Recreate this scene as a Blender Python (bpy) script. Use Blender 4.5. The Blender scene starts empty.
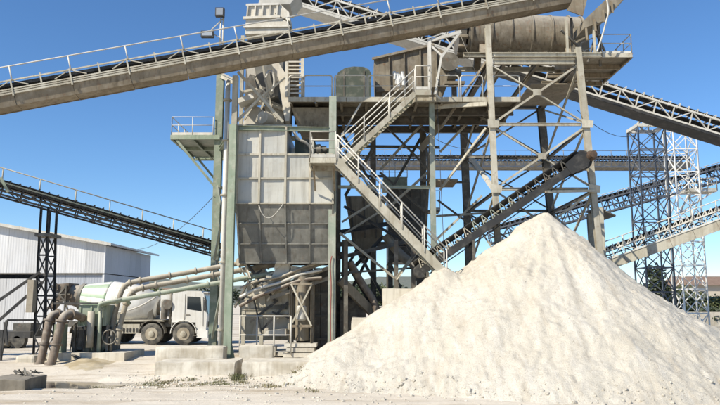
import bpy, bmesh, math, random
import numpy as np
from mathutils import Vector, Matrix, noise
random.seed(7)
rad = math.radians
V = Vector
scn = bpy.context.scene
COL = scn.collection

# ------------------------------------------------------------------ camera, sky, sun
PITCH = 8.2
CAM_H = 2.4
cam_d = bpy.data.cameras.new('camera'); cam = bpy.data.objects.new('camera', cam_d); COL.objects.link(cam)
cam.location = (0, 0, CAM_H); cam.rotation_euler = (rad(90 + PITCH), 0, 0)
cam_d.sensor_width = 36; cam_d.lens = 35.0; cam_d.clip_start = 0.1; cam_d.clip_end = 20000
scn.camera = cam
SUN = V((-0.62, -0.50, 0.66)).normalized()
world = bpy.data.worlds.new('World'); scn.world = world; world.use_nodes = True
wn = world.node_tree.nodes; wl = world.node_tree.links
sky = wn.new('ShaderNodeTexSky'); sky.sky_type = 'NISHITA'; sky.sun_disc = False
sky.sun_elevation = math.asin(SUN.z); sky.sun_rotation = math.atan2(SUN.x, SUN.y)
sky.altitude = 600; sky.air_density = 1.0; sky.dust_density = 0.0; sky.ozone_density = 6.5
hs = wn.new('ShaderNodeHueSaturation'); hs.inputs['Saturation'].default_value = 1.08; wl.new(sky.outputs[0], hs.inputs['Color']); wl.new(hs.outputs[0], wn['Background'].inputs[0]); wn['Background'].inputs[1].default_value = 0.108
sl = bpy.data.lights.new('sun', 'SUN'); sl.energy = 4.6; sl.angle = rad(0.53); sl.color = (1.0, 0.925, 0.79)
so = bpy.data.objects.new('sun', sl); COL.objects.link(so); so.rotation_euler = SUN.to_track_quat('Z', 'Y').to_euler()
scn.view_settings.view_transform = 'Standard'; scn.view_settings.look = 'None'
scn.view_settings.gamma = 1; scn.view_settings.exposure = 0.56; scn.view_settings.use_curve_mapping = False

# ------------------------------------------------------------------ measuring helper: survey a point at a known distance
_s, _c = math.sin(rad(PITCH)), math.cos(rad(PITCH))
def P(px, py, Y):
    u = (px - 360) / 700.0; v = (202.5 - py) / 700.0
    t = Y / (_c - v * _s)
    return V((u * t, Y, CAM_H + t * (_s + v * _c)))
Zv = V((0, 0, 1))

# ------------------------------------------------------------------ materials
MATS = {}
def mat(name, col, col2=None, rough=0.7, metal=0.0, scale=2.0, streak=0.0, dust=0.0, dustcol=(.62,.58,.49), bump=0.0, bscale=30, rust=0.0, sheet=0):
    m = bpy.data.materials.new(name); m.use_nodes = True; nt = m.node_tree; N = nt.nodes; L = nt.links
    b = N['Principled BSDF']; b.inputs['Roughness'].default_value = rough; b.inputs['Metallic'].default_value = metal
    g = N.new('ShaderNodeNewGeometry')
    def ns(sc, vec=None, det=5, ro=.6):
        n = N.new('ShaderNodeTexNoise'); n.inputs['Scale'].default_value = sc; n.inputs['Detail'].default_value = det; n.inputs['Roughness'].default_value = ro
        L.new(vec if vec else g.outputs['Position'], n.inputs['Vector']); return n.outputs['Fac']
    def ramp(f, a, b_):
        r = N.new('ShaderNodeMapRange'); r.inputs[1].default_value = a; r.inputs[2].default_value = b_; r.clamp = True; L.new(f, r.inputs[0]); return r.outputs[0]
    def mul(a, k):
        x = N.new('ShaderNodeMath'); x.operation = 'MULTIPLY'; L.new(a, x.inputs[0])
        if isinstance(k, (int, float)): x.inputs[1].default_value = k
        else: L.new(k, x.inputs[1])
        return x.outputs[0]
    def mix(f, a, b_):
        x = N.new('ShaderNodeMix'); x.data_type = 'RGBA'; L.new(f, x.inputs[0])
        for i, c in ((6, a), (7, b_)):
            if isinstance(c, tuple): x.inputs[i].default_value = (*c, 1)
            else: L.new(c, x.inputs[i])
        return x.outputs[2]
    c2 = col2 if col2 else tuple(v * .72 for v in col)
    c = mix(ramp(ns(scale), .38, .62), col, c2)
    oi = N.new('ShaderNodeObjectInfo')
    hv = N.new('ShaderNodeHueSaturation'); L.new(c, hv.inputs['Color'])
    rr = N.new('ShaderNodeMapRange'); L.new(oi.outputs['Random'], rr.inputs[0]); rr.inputs[3].default_value = .84; rr.inputs[4].default_value = 1.12
    L.new(rr.outputs[0], hv.inputs['Value']); c = hv.outputs[0]
    if streak:
        mp = N.new('ShaderNodeMapping'); mp.inputs['Scale'].default_value = (5.5, 5.5, .35); L.new(g.outputs['Position'], mp.inputs[0])
        c = mix(mul(ramp(ns(1.6, mp.outputs[0]), .5, .72), streak), c, tuple(v * .38 for v in (col[0], col[1] * .86, col[2] * .68)))
    if rust:
        c = mix(mul(ramp(ns(4.5, det=8, ro=.72), .56, .66), rust), c, (.17, .075, .03))
    if dust:
        sx = N.new('ShaderNodeSeparateXYZ'); L.new(g.outputs['Normal'], sx.inputs[0])
        up = ramp(sx.outputs[2], .1, .8)
        c = mix(mul(up, dust), c, dustcol)
        c = mix(mul(ramp(ns(3.1, det=7), .5, .7), dust * .55), c, dustcol)
    if sheet:      # upright ribbed sheeting: real ribs are bump relief at this distance
        w = N.new('ShaderNodeTexWave'); w.inputs['Scale'].default_value = sheet; L.new(g.outputs['Position'], w.inputs['Vector'])
    L.new(c, b.inputs['Base Color'])
    if bump or sheet:
        bp = N.new('ShaderNodeBump'); bp.inputs['Distance'].default_value = .02; bp.inputs['Strength'].default_value = max(bump, .35 if sheet else 0)
        L.new(w.outputs['Fac'] if sheet else ns(bscale, det=8, ro=.7), bp.inputs['Height']); L.new(bp.outputs[0], b.inputs['Normal'])
    MATS[name] = m; return m
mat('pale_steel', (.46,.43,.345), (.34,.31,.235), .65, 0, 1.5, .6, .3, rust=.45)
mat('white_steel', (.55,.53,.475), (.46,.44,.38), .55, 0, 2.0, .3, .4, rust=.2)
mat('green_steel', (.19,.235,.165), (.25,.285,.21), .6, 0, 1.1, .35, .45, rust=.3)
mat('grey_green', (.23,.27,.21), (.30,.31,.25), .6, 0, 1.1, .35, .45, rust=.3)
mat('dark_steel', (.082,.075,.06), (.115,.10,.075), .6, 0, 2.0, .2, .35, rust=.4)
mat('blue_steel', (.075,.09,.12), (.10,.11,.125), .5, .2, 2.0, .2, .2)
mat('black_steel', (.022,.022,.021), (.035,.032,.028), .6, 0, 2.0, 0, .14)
mat('brown_plate', (.18,.145,.095), (.25,.205,.14), .75, 0, 1.0, .75, .3, rust=.45, bump=.15)
mat('tan_plate', (.20,.172,.125), (.26,.225,.165), .8, 0, 1.0, .6, .25, rust=.35, bump=.15)
mat('cream_panel', (.45,.45,.41), (.44,.415,.345), .42, 0, .4, .4, .05, rust=.18, bump=.05, bscale=6)
mat('hopper_grey', (.19,.185,.16), (.13,.127,.11), .8, 0, 1.2, .6, .2, bump=.25, rust=.2)
mat('rubber', (.018,.018,.018), (.035,.033,.03), .75, 0, 4, 0, .18)
mat('tyre', (.03,.029,.027), (.12,.11,.09), .85, 0, 3, 0, .2)
mat('dusty_white', (.58,.55,.475), (.48,.44,.36), .9, 0, 2.2, .3, .3, bump=.35, bscale=18)
mat('concrete', (.47,.42,.33), (.60,.56,.47), .9, 0, 1.4, .3, .5, bump=.3, bscale=22)
mat('pale_concrete', (.60,.56,.475), (.42,.375,.295), .9, 0, 1.9, .5, .3, bump=.3, bscale=22)
mat('pipe_brown', (.11,.082,.06), (.17,.13,.095), .7, 0, 2.0, .3, .45, rust=.5)
mat('pipe_pale', (.33,.29,.22), (.25,.21,.15), .7, 0, 2.0, .3, .45, rust=.3)
mat('pipe_green', (.21,.255,.18), (.27,.30,.225), .6, 0, 2.0, .2, .4)
mat('truck_white', (.78,.77,.73), (.68,.66,.60), .4, 0, 1.2, .35, .3)
mat('truck_stripe', (.30,.42,.27), (.36,.46,.32), .45, 0, 1.2, .2, .15)
mat('glass_dark', (.02,.025,.03), (.02,.025,.03), .08)
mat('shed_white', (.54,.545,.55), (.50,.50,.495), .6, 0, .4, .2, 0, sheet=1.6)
mat('shed_grey_and_shade', (.36,.38,.42), (.33,.35,.38), .6, 0, .4, .12, 0, sheet=1.6)  # grey front band; also paints shade on the side walls
mat('roof_sheet', (.33,.33,.33), (.42,.42,.41), .5, 0, .6)
mat('tank_green', (.055,.075,.055), (.08,.09,.065), .6, 0, 1.4, .4, .4)
mat('plaster', (.55,.49,.40), (.50,.44,.36), .9, 0, .6)
mat('roof_tile', (.20,.13,.09), (.26,.18,.13), .85, 0, 3)
mat('bark', (.09,.065,.045), (.06,.045,.03), .9, 0, 6)
mat('red_hose', (.25,.06,.045), (.2,.055,.04), .5)
mat('sump', (.13,.115,.09), (.19,.165,.125), .9, 0, 1.8, .5, .1, bump=.4, bscale=20)
mat('mud', (.47,.40,.28), (.33,.25,.12), .7, 0, 1.6, 0, .15, bump=.5, bscale=9)
mat('drum_plate_shaded', (.155,.132,.098), (.21,.18,.13), .85, 0, 1.6, .7, .3, rust=.5, bump=.3, bscale=9)  # darker than tan_plate: conveyor shade on the drum is in the colour
mat('lamp_glass', (.3,.32,.34), (.3,.32,.34), .2)
mat('rag', (.5,.5,.48), (.42,.42,.4), .9)
mat('gear_rust', (.06,.04,.028), (.11,.065,.035), .8, 0, 8)

def leaf_mat(name, a, b_):
    m = mat(name, a, b_, .6, 0, .9); p = m.node_tree.nodes['Principled BSDF']
    p.inputs['Subsurface Weight'].default_value = 0; return m
leaf_mat('leaf_olive', (.085,.105,.04), (.12,.125,.055)); leaf_mat('leaf_dark', (.03,.045,.02), (.05,.065,.028)); leaf_mat('leaf_dry', (.24,.20,.10), (.14,.145,.06))

def ground_material(name, cols, bumps, pile=False):
    m = bpy.data.materials.new(name); m.use_nodes = True; nt = m.node_tree; N = nt.nodes; L = nt.links
    b = N['Principled BSDF']; b.inputs['Roughness'].default_value = .95; b.inputs['Specular IOR Level'].default_value = .15
    g = N.new('ShaderNodeNewGeometry')
    def ns(sc, det=6, ro=.6, vec=None):
        n = N.new('ShaderNodeTexNoise'); n.inputs['Scale'].default_value = sc; n.inputs['Detail'].default_value = det; n.inputs['Roughness'].default_value = ro
        L.new(vec if vec else g.outputs['Position'], n.inputs['Vector']); return n.outputs['Fac']
    def ramp(f, a, c):
        r = N.new('ShaderNodeMapRange'); r.inputs[1].default_value = a; r.inputs[2].default_value = c; L.new(f, r.inputs[0]); return r.outputs[0]
    def mix(f, a, c):
        x = N.new('ShaderNodeMix'); x.data_type = 'RGBA'; L.new(f, x.inputs[0])
        for i, q in ((6, a), (7, c)):
            if isinstance(q, tuple): x.inputs[i].default_value = (*q, 1)
            else: L.new(q, x.inputs[i])
        return x.outputs[2]
    c = mix(ramp(ns(.35), .40, .62), cols[0], cols[1])
    c = mix(ramp(ns(1.7, 8, .7), .52, .68), c, cols[2])
    c = mix(ramp(ns(14, 6, .7), .60, .74), c, cols[3])
    c = mix(ramp(ns(55, 4, .7), .62, .75), c, cols[3])  # on sand both speck layers paint tiny grain shadows
    if pile:       # grain-sorted streaks that ran down the slope, and dark speckle painted for grains and their tiny shadows
        mp = N.new('ShaderNodeMapping'); mp.inputs['Scale'].default_value = (3.2, .45, .45); L.new(g.outputs['Position'], mp.inputs[0])
        c = mix(ramp(ns(1.1, 7, .65, mp.outputs[0]), .50, .72), c, cols[3]); c = mix(ramp(ns(1.5, 7, .65, mp.outputs[0]), .52, .70), c, (.66,.62,.54))
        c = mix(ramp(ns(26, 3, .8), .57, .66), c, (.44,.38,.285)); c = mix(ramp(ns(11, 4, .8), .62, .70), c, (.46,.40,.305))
    if not pile:
        mp = N.new('ShaderNodeMapping'); mp.inputs['Scale'].default_value = (.16, 1.3, 1); L.new(g.outputs['Position'], mp.inputs[0])
        c = mix(ramp(ns(.8, 7, .65, mp.outputs[0]), .52, .66), c, cols[3])
    L.new(c, b.inputs['Base Color'])
    prev = None
    for sc, st, di in bumps:
        bp = N.new('ShaderNodeBump'); bp.inputs['Strength'].default_value = st; bp.inputs['Distance'].default_value = di
        L.new(ns(sc, 8, .7), bp.inputs['Height'])
        if prev: L.new(prev, bp.inputs['Normal'])
        prev = bp.outputs[0]
    L.new(prev, b.inputs['Normal']); MATS[name] = m; return m
ground_material('ground_dust', [(.64,.585,.495), (.56,.50,.41), (.61,.555,.465), (.36,.29,.20)], [(6, .5, .06), (40, .5, .02)])
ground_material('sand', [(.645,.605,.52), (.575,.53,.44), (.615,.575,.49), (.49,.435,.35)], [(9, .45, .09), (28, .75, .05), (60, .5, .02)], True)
ground_material('hill_scrub', [(.13,.15,.13), (.17,.18,.15), (.10,.125,.10), (.20,.19,.16)], [(.1, .5, 1), (.4, .5, .5)])
mw = bpy.data.materials.new('puddle_water'); mw.use_nodes = True
_b = mw.node_tree.nodes['Principled BSDF']; _b.inputs['Base Color'].default_value = (.16,.14,.11,1); _b.inputs['Roughness'].default_value = .06; MATS['puddle_water'] = mw

# ------------------------------------------------------------------ object helpers
def thing(name, label, cat, loc, group=None):
    o = bpy.data.objects.new(name, None); COL.objects.link(o); o.location = loc; o.empty_display_size = .3
    o['label'] = label; o['category'] = cat
    if group: o['group'] = group
    return o
def tag(o, label, cat, group=None):
    o['label'] = label; o['category'] = cat
    if group: o['group'] = group
    return o
def wloc(o):
    l = V((0, 0, 0))
    while o: l = l + o.location; o = o.parent
    return l
def obj(name, verts, faces, m, parent=None, smooth=False, loc=None, mids=None):
    off = wloc(parent) if parent else V((0, 0, 0))
    vs = [V(v) for v in verts]
    if loc is None:
        loc = sum(vs, V((0, 0, 0))) / len(vs)
        if parent is None: loc.z = min(v.z for v in vs)
    me = bpy.data.meshes.new(name); me.from_pydata([v - loc for v in vs], [], faces); me.update()
    for q in (m if isinstance(m, (list, tuple)) else [m]): me.materials.append(MATS[q])
    if smooth: me.polygons.foreach_set('use_smooth', [True] * len(me.polygons))
    if mids: me.polygons.foreach_set('material_index', mids)
    o = bpy.data.objects.new(name, me); COL.objects.link(o); o.parent = parent; o.location = loc - off
    return o
BOXF = [(0,3,2,1),(4,5,6,7),(0,1,5,4),(1,2,6,5),(2,3,7,6),(3,0,4,7)]
class MB:
    def __init__(s): s.v = []; s.f = []
    def add(s, v, f): n = len(s.v); s.v += [V(q) for q in v]; s.f += [tuple(i + n for i in q) for q in f]
    def box(s, lo, hi):
        a, b = lo, hi
        s.add([(a[0],a[1],a[2]),(b[0],a[1],a[2]),(b[0],b[1],a[2]),(a[0],b[1],a[2]),(a[0],a[1],b[2]),(b[0],a[1],b[2]),(b[0],b[1],b[2]),(a[0],b[1],b[2])], BOXF)
    def obox(s, o, d, n, u, L0, L1, n0, n1, u0, u1):
        c = [o + d*x + n*y + u*z for z in (u0, u1) for x, y in ((L0, n0), (L1, n0), (L1, n1), (L0, n1))]
        s.add(c, BOXF)
    def bar(s, a, b, w, h, prof='box', side=None):
        a, b = V(a), V(b); d = (b - a); L = d.length
        if L < 1e-5: return
        d /= L
        if side is None:
            n = d.cross(Zv)
            n = n.normalized() if n.length > .02 else V((0, 1, 0))
            if abs(d.z) > .98: n = V((1, 0, 0))
        else:
            n = (V(side) - d * V(side).dot(d)).normalized()
        u = n.cross(d).normalized()
        k = 1 + random.uniform(-.02, .02); w *= k; h *= k
        if prof == 'box': s.obox(a, d, n, u, 0, L, -w/2, w/2, -h/2, h/2)
        elif prof == 'I':
            f = max(.012, h*.09)
            s.obox(a, d, n, u, 0, L, -w/2, w/2, h/2 - f, h/2); s.obox(a, d, n, u, 0, L, -w/2, w/2, -h/2, -h/2 + f)
            s.obox(a, d, n, u, 0, L, -w*.06, w*.06, -h/2 + f, h/2 - f)
        elif prof == 'L':
            f = max(.01, w*.14)
            s.obox(a, d, n, u, 0, L, -w/2, -w/2 + f, -h/2, h/2); s.obox(a, d, n, u, 0, L, -w/2 + f, w/2, -h/2, -h/2 + f)
        elif prof == 'C':
            f = max(.012, h*.1)
            s.obox(a, d, n, u, 0, L, -w/2, -w/2 + f, -h/2, h/2)
            s.obox(a, d, n, u, 0, L, -w/2 + f, w/2, h/2 - f, h/2); s.obox(a, d, n, u, 0, L, -w/2 + f, w/2, -h/2, -h/2 + f)
    def tube(s, pts, r, seg=8):
        pts = [V(p) for p in pts]; n0 = len(s.v); prev = None
        for i, p in enumerate(pts):
            t = ((pts[i+1] - p) if i == 0 else (p - pts[i-1]) if i == len(pts)-1 else (pts[i+1] - pts[i-1])).normalized()
            x = prev - t * prev.dot(t) if prev else t.cross(Zv if abs(t.z) < .95 else V((1,0,0)))
            x.normalize(); prev = x; y = t.cross(x); rr = r[i] if isinstance(r, (list, tuple)) else r
            for k in range(seg):
                a = 2*math.pi*k/seg; s.v.append(p + x*(math.cos(a)*rr) + y*(math.sin(a)*rr))
        for i in range(len(pts)-1):
            for k in range(seg):
                s.f.append((n0+i*seg+k, n0+i*seg+(k+1)%seg, n0+(i+1)*seg+(k+1)%seg, n0+(i+1)*seg+k))
        s.f.append(tuple(n0+k for k in reversed(range(seg)))); s.f.append(tuple(n0+(len(pts)-1)*seg+k for k in range(seg)))
    def prism(s, poly, ext):
        poly = [V(p) for p in poly]; n = len(poly); ext = V(ext)
        s.add(poly + [p + ext for p in poly], [tuple(range(n)), tuple(reversed(range(n, 2*n)))] + [(i, i+n, (i+1) % n + n, (i+1) % n) for i in range(n)])
    def lathe(s, a, b, prof, seg=24):     # prof: (fraction along a-b, radius)
        a, b = V(a), V(b); t = (b - a).normalized(); x = t.cross(Zv if abs(t.z) < .95 else V((1,0,0))).normalized(); y = t.cross(x); n0 = len(s.v)
        for f, r in prof:
            p = a.lerp(b, f); r = max(r, .001)
            for k in range(seg):
                an = 2*math.pi*(k+.5)/seg; s.v.append(p + x*(math.cos(an)*r) + y*(math.sin(an)*r))
        m = len(prof)
        for i in range(m-1):
            for k in range(seg): s.f.append((n0+i*seg+k, n0+i*seg+(k+1)%seg, n0+(i+1)*seg+(k+1)%seg, n0+(i+1)*seg+k))
        s.f.append(tuple(n0+k for k in reversed(range(seg)))); s.f.append(tuple(n0+(m-1)*seg+k for k in range(seg)))
    def out(s, name, m, parent=None, smooth=False, mids=None): return obj(name, s.v, s.f, m, parent, smooth, mids=mids)
def bar(name, a, b, w, h, m, parent=None, prof='box', side=None):
    q = MB(); q.bar(a, b, w, h, prof, side); return q.out(name, m, parent)
def box(name, lo, hi, m, parent=None):
    q = MB(); q.box(lo, hi); return q.out(name, m, parent)
def smooth_path(pts, r=3):
    pts = [V(p) for p in pts]
    for _ in range(r):
        o = [pts[0]]
        for a, b in zip(pts, pts[1:]): o += [a.lerp(b, .25), a.lerp(b, .75)]
        pts = o + [pts[-1]]
    return pts
def tube(name, pts, r, m, parent=None, seg=8, smooth=True, soft=0):
    q = MB(); q.tube(smooth_path(pts, soft) if soft else pts, r, seg); o = q.out(name, m, parent)
    if smooth:
        for p in o.data.polygons: p.use_smooth = len(p.vertices) == 4
    return o
def lathe(name, a, b, prof, m, parent=None, seg=24, smooth=True):
    q = MB(); q.lathe(a, b, prof, seg); o = q.out(name, m, parent)
    if smooth:
        for p in o.data.polygons: p.use_smooth = len(p.vertices) == 4
        o.data.set_sharp_from_angle(angle=rad(38))
    return o
def prism(name, poly, ext, m, parent=None):
    q = MB(); q.prism(poly, ext); return q.out(name, m, parent)
def sub(n, a, b): return [a.lerp(b, i / n) for i in range(n + 1)]

def railing(parent, pts, h, m, step=1.0, rails=(1.0, .55), r=.021, toe=True, posts=True, name='handrail'):
    """guard rail along a polyline: each handrail run a part, its posts sub-parts"""
    pts = [V(p) for p in pts]
    for a, b in zip(pts, pts[1:]):
        up = V((0, 0, h))
        hr = tube(name, [a + up*rails[0], b + up*rails[0]], r, m, parent, 6)
        for f in rails[1:]: tube('mid_rail', [a + up*f, b + up*f], r*.8, m, parent, 6)
        if toe:
            bar('toe_board', a + V((0,0,.07)), b + V((0,0,.07)), .012, .11, m, parent)
        n = max(1, round((b - a).length / step))
        if posts:
            for i in range(n + 1):
                q = a.lerp(b, i / n); tube('post', [q - V((0,0,.03)), q + up*rails[0]], r*1.05, m, hr, 6)

def frame_vectors(a, b):
    d = (b - a).normalized(); n = V((-d.y, d.x, 0)).normalized()
    if n.y < 0: n = -n
    u = d.cross(n)
    if u.z < 0: u = -u
    return d, n, u.normalized()

def truss_conveyor(name, label, a, b, H, W, bays, m, joined=False, mb='rubber', cw=.07, bw=.045, tray=None, rails=None, railm='pale_steel', idler='pale_steel', head=0, group=None, belt_u=.12, rail_h=1.0, tray_sunlit=False):
    """a, b: ends of the near bottom chord"""
    d, n, u = frame_vectors(a, b); L = (b - a).length
    base = a if a.z < b.z else b
    t = thing(name, label, 'conveyor', V((base.x, base.y, base.z)), group)
    pt = lambda s, k, h: a + d*s + n*k + u*h
    J = MB()
    def add(nm, p, q, w, h, mm=m, prof='box'):
        if joined: J.bar(p, q, w, h)
        else: bar(nm, p, q, w, h, mm, t, prof)
    for k in (0, W):
        for h in (0, H):
            bar('chord', pt(0, k, h), pt(L, k, h), cw, cw, m, t, 'box')
        for i in range(bays + 1):
            s = L*i/bays
            add('strut', pt(s, k, 0), pt(s, k, H), bw, bw)
            if i < bays:
                s2 = L*(i+1)/bays
                if i % 2: add('brace', pt(s, k, 0), pt(s2, k, H), bw*.9, bw*.9)
                else: add('brace', pt(s, k, H), pt(s2, k, 0), bw*.9, bw*.9)
    for i in range(bays + 1):
        s = L*i/bays
        add('cross_member', pt(s, 0, .01), pt(s, W, .01), bw, bw)
    if joined: J.out('lattice', m, t)['kind'] = 'stuff'
    B = MB(); hw = W*.40; c = W/2
    prof = [(-hw, .13), (-hw*.45, 0), (hw*.45, 0), (hw, .13)]
    for i in range(3):
        (k0, h0), (k1, h1) = prof[i], prof[i+1]
        q = [pt(x, c+k, H+belt_u+h) for x in (-.1, L+.1) for k, h in ((k0, h0), (k1, h1))]
        r = [v - u*.03 for v in q]
        B.add(q + r, [(0,1,3,2),(4,6,7,5),(0,4,5,1),(2,3,7,6),(0,2,6,4),(1,5,7,3)])
    B.obox(a, d, n, u, -.1, L+.1, c-hw, c+hw, H*.45, H*.45+.025)
    B.out('belt', mb, t)
    ni = bays*2
    for i in range(ni):
        s = L*(i+.5)/ni
        f = MB(); f.bar(pt(s, 0, H+.03), pt(s, 0, H+belt_u+.17), .035, .05); f.bar(pt(s, W, H+.03), pt(s, W, H+belt_u+.17), .035, .05); f.bar(pt(s, 0, H+.05), pt(s, W, H+.05), .05, .04)
        f.bar(pt(s-.16, 0, H+.03), pt(s, 0, H+belt_u+.15), .03, .03)
        o = f.out('idler', idler, t)
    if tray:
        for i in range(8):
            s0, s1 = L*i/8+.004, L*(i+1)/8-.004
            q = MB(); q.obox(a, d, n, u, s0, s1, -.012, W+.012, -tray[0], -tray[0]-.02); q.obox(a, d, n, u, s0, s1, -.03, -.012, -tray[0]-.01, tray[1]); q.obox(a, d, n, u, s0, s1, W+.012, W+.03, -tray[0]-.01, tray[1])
            q.out('tray', tray[2] if i > 2 or not tray_sunlit else 'white_steel', t)  # sunlight painted on: first panels go white, the rest keep the tray colour
    if rails:
        for side in rails:
            k = -.10 if side == 'n' else W+.5
            if side == 'f': bar('walkway', pt(0, W+.3, H), pt(L, W+.3, H), .4, .03, m, t)
            hr = tube('handrail', [pt(0, k, H)+V((0,0,rail_h)), pt(L, k, H)+V((0,0,rail_h))], .024, railm, t, 6)
            for i in range(0, bays+1, 2):
                tube('post', [pt(L*i/bays, k, H-.02), pt(L*i/bays, k, H)+V((0,0,rail_h))], .026, railm, hr, 6)
    return t, pt, L

# ------------------------------------------------------------------ ground, hills
def sm(a, b, x):
    x = min(1, max(0, (x - a) / (b - a))); return x*x*(3 - 2*x)
def gz(x, y):
    z = .40 * sm(22.9, 26.0, y)
    if x < -4.2: z = .40 * sm(21.8, 27.4, y + .5*noise.noise((x*.4, y*.4, 0)))
    near = 1 - sm(60, 120, abs(x) + abs(y))
    z += near * (.045*noise.noise((x*.5, y*.5, 3)) + .02*noise.noise((x*2.1, y*2.1, 9)))
    if -8.2 < x < -.2: z += (.10 + .10*noise.noise((x*1.1, 4, 0)))*math.exp(-((y-22.75)/.38)**2)      # dust drifted against the footings
    # shallow dip that holds the puddle
    dx, dy = (x + 9.4)/2.3, (y - 21.7)/1.0
    z -= .12*math.exp(-(dx*dx + dy*dy))
    for y0 in (17.5, 18.35, 19.6, 20.35):      # tyre ruts
        k = (y - y0 - .25*math.sin(x*.22 + y0) - .12*math.sin(x*.7)) / .15; z += near*(-.03*math.exp(-k*k) + .014*math.exp(-(abs(k)-1.7)**2*2)) * (.6+.5*noise.noise((x*.5, y0, 0)))
    return z
def axis(lo, hi, st, far):
    a = list(np.arange(lo, hi + 1e-6, st)); s = st
    while a[-1] < far: s *= 1.35; a.append(a[-1] + s)
    s = st
    while a[0] > -far: s *= 1.35; a.insert(0, a[0] - s)
    return a
gx, gy = axis(-20, 20, .2, 6000), sorted(set(axis(12, 40, .3, 6000)) | {round(q, 3) for q in np.arange(16.41, 24, .1)})
gv = [(x, y, gz(x, y)) for y in gy for x in gx]; nx = len(gx)
gf = [(j*nx+i, j*nx+i+1, (j+1)*nx+i+1, (j+1)*nx+i) for j in range(len(gy)-1) for i in range(nx-1)]
g = obj('ground', gv, gf, 'ground_dust', None, True, loc=V((0,0,0))); g['kind'] = 'structure'
pv = []; 
for i in range(40):
    a = 2*math.pi*i/40; r = 1 + .18*noise.noise((math.cos(a)*2, math.sin(a)*2, 5))
    pv.append((-9.4 + 2.6*r*math.cos(a), 21.7 + 1.15*r*math.sin(a), -.03))
o = obj('puddle', pv, [tuple(range(40))], 'puddle_water', None); o['kind'] = 'structure'
def hill(name, Y, D, f, x0, x1, n=120):
    vs = []; fs = []
    xs = [x0 + (x1-x0)*i/n for i in range(n+1)]
    for j in range(7):
        w = j/6; 
        for x in xs:
            h = f(x) * math.sin(w*math.pi)**.8 if 0 < w < 1 else 0
            vs.append((x, Y + D*w, h*(1 + .12*noise.noise((x*.02, w*4, 1))) - .5))
    for j in range(6):
        for i in range(n): k = j*(n+1)+i; fs.append((k, k+1, k+n+2, k+n+1))
    o = obj(name, vs, fs, 'hill_scrub', None, True); o['kind'] = 'structure'
hill('hill', 700, 500, lambda x: 34 + 14*noise.noise((x*.004, 0, 0)) + 5*noise.noise((x*.02, 1, 0)) - 12*sm(150, 500, x), -1500, 1500)

# ------------------------------------------------------------------ shed behind the yard
def build_shed():
    Yf, Yb = 50.0, 61.0
    xr = P(105, 260, Yf).x; xl = P(-90, 260, Yf).x
    ze = P(105, 245, Yf).z; zl = P(-90, 211, Yf).z; zb = P(60, 273, Yf).z; z0 = .3
    t = thing('warehouse_shed', 'white sheet-clad shed with a low-pitched roof behind the mixer truck', 'shed', (xr-5, 55, z0))
    n = 10
    for i in range(n):
        a, b = xl + (xr-xl)*i/n, xl + (xr-xl)*(i+1)/n
        za, zb2 = zl + (ze-zl)*i/n, zl + (ze-zl)*(i+1)/n
        prism('wall_panel', [(a+.006,Yf,zb), (b-.006,Yf,zb), (b-.006,Yf,zb2), (a+.006,Yf,za)], (0,.08,0), 'shed_white', t)
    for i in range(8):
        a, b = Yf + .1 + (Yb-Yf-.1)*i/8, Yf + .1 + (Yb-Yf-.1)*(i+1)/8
        box('wall_panel', (xr-.1, a+.005, zb+.002), (xr-.02, b-.005, ze-.02), 'shed_grey_and_shade', t)  # right side panels carry their shade in the grey colour
        box('lower_wall_panel', (xr-.16, a+.005, z0), (xr-.09, b-.005, zb-.06), 'shed_grey_and_shade', t)
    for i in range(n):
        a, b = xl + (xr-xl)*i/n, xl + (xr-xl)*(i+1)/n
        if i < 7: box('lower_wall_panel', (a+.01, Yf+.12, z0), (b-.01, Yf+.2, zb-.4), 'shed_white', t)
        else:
            box('lower_wall_panel', (a+.01, Yf+.12, zb-1.15), (b-.01, Yf+.2, zb-.08), 'shed_grey_and_shade', t)
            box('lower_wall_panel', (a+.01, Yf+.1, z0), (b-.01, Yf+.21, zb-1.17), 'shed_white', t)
    box('band', (xl, Yf-.05, zb-.09), (xr+.02, Yf+.14, zb-.01), 'dark_steel', t)
    box('corner_post', (xr-.12, Yf-.02, z0), (xr+.01, Yf+.11, ze-.06), 'shed_white', t)
    box('back_wall', (xl, Yb, z0), (xr-.1, Yb+.1, ze-.3), 'shed_grey_and_shade', t)
    box('floor_slab', (xl, Yf+.3, z0-.05), (xr-.2, Yb, z0+.12), 'concrete', t)
    sl = (ze-zl)/(xr-xl); ov = .55
    r = prism('roof', [(xl, Yf-.5, zl+.06), (xr+ov, Yf-.5, ze+.06+sl*ov), (xr+ov, Yf-.5, ze+.2+sl*ov), (xl, Yf-.5, zl+.2)], (0, Yb-Yf+1, 0), 'roof_sheet', t)
    prism('fascia', [(xl, Yf-.53, zl+.0), (xr+ov, Yf-.53, ze+.0+sl*ov), (xr+ov, Yf-.53, ze+.22+sl*ov), (xl, Yf-.53, zl+.22)], (0, .025, 0), 'white_steel', r)
    # the far roof slope beyond the ridge keeps the shed closed
    box('far_wall', (xl-.12, Yf, z0), (xl-.02, Yb, zl), 'shed_grey_and_shade', t)
build_shed()

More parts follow.
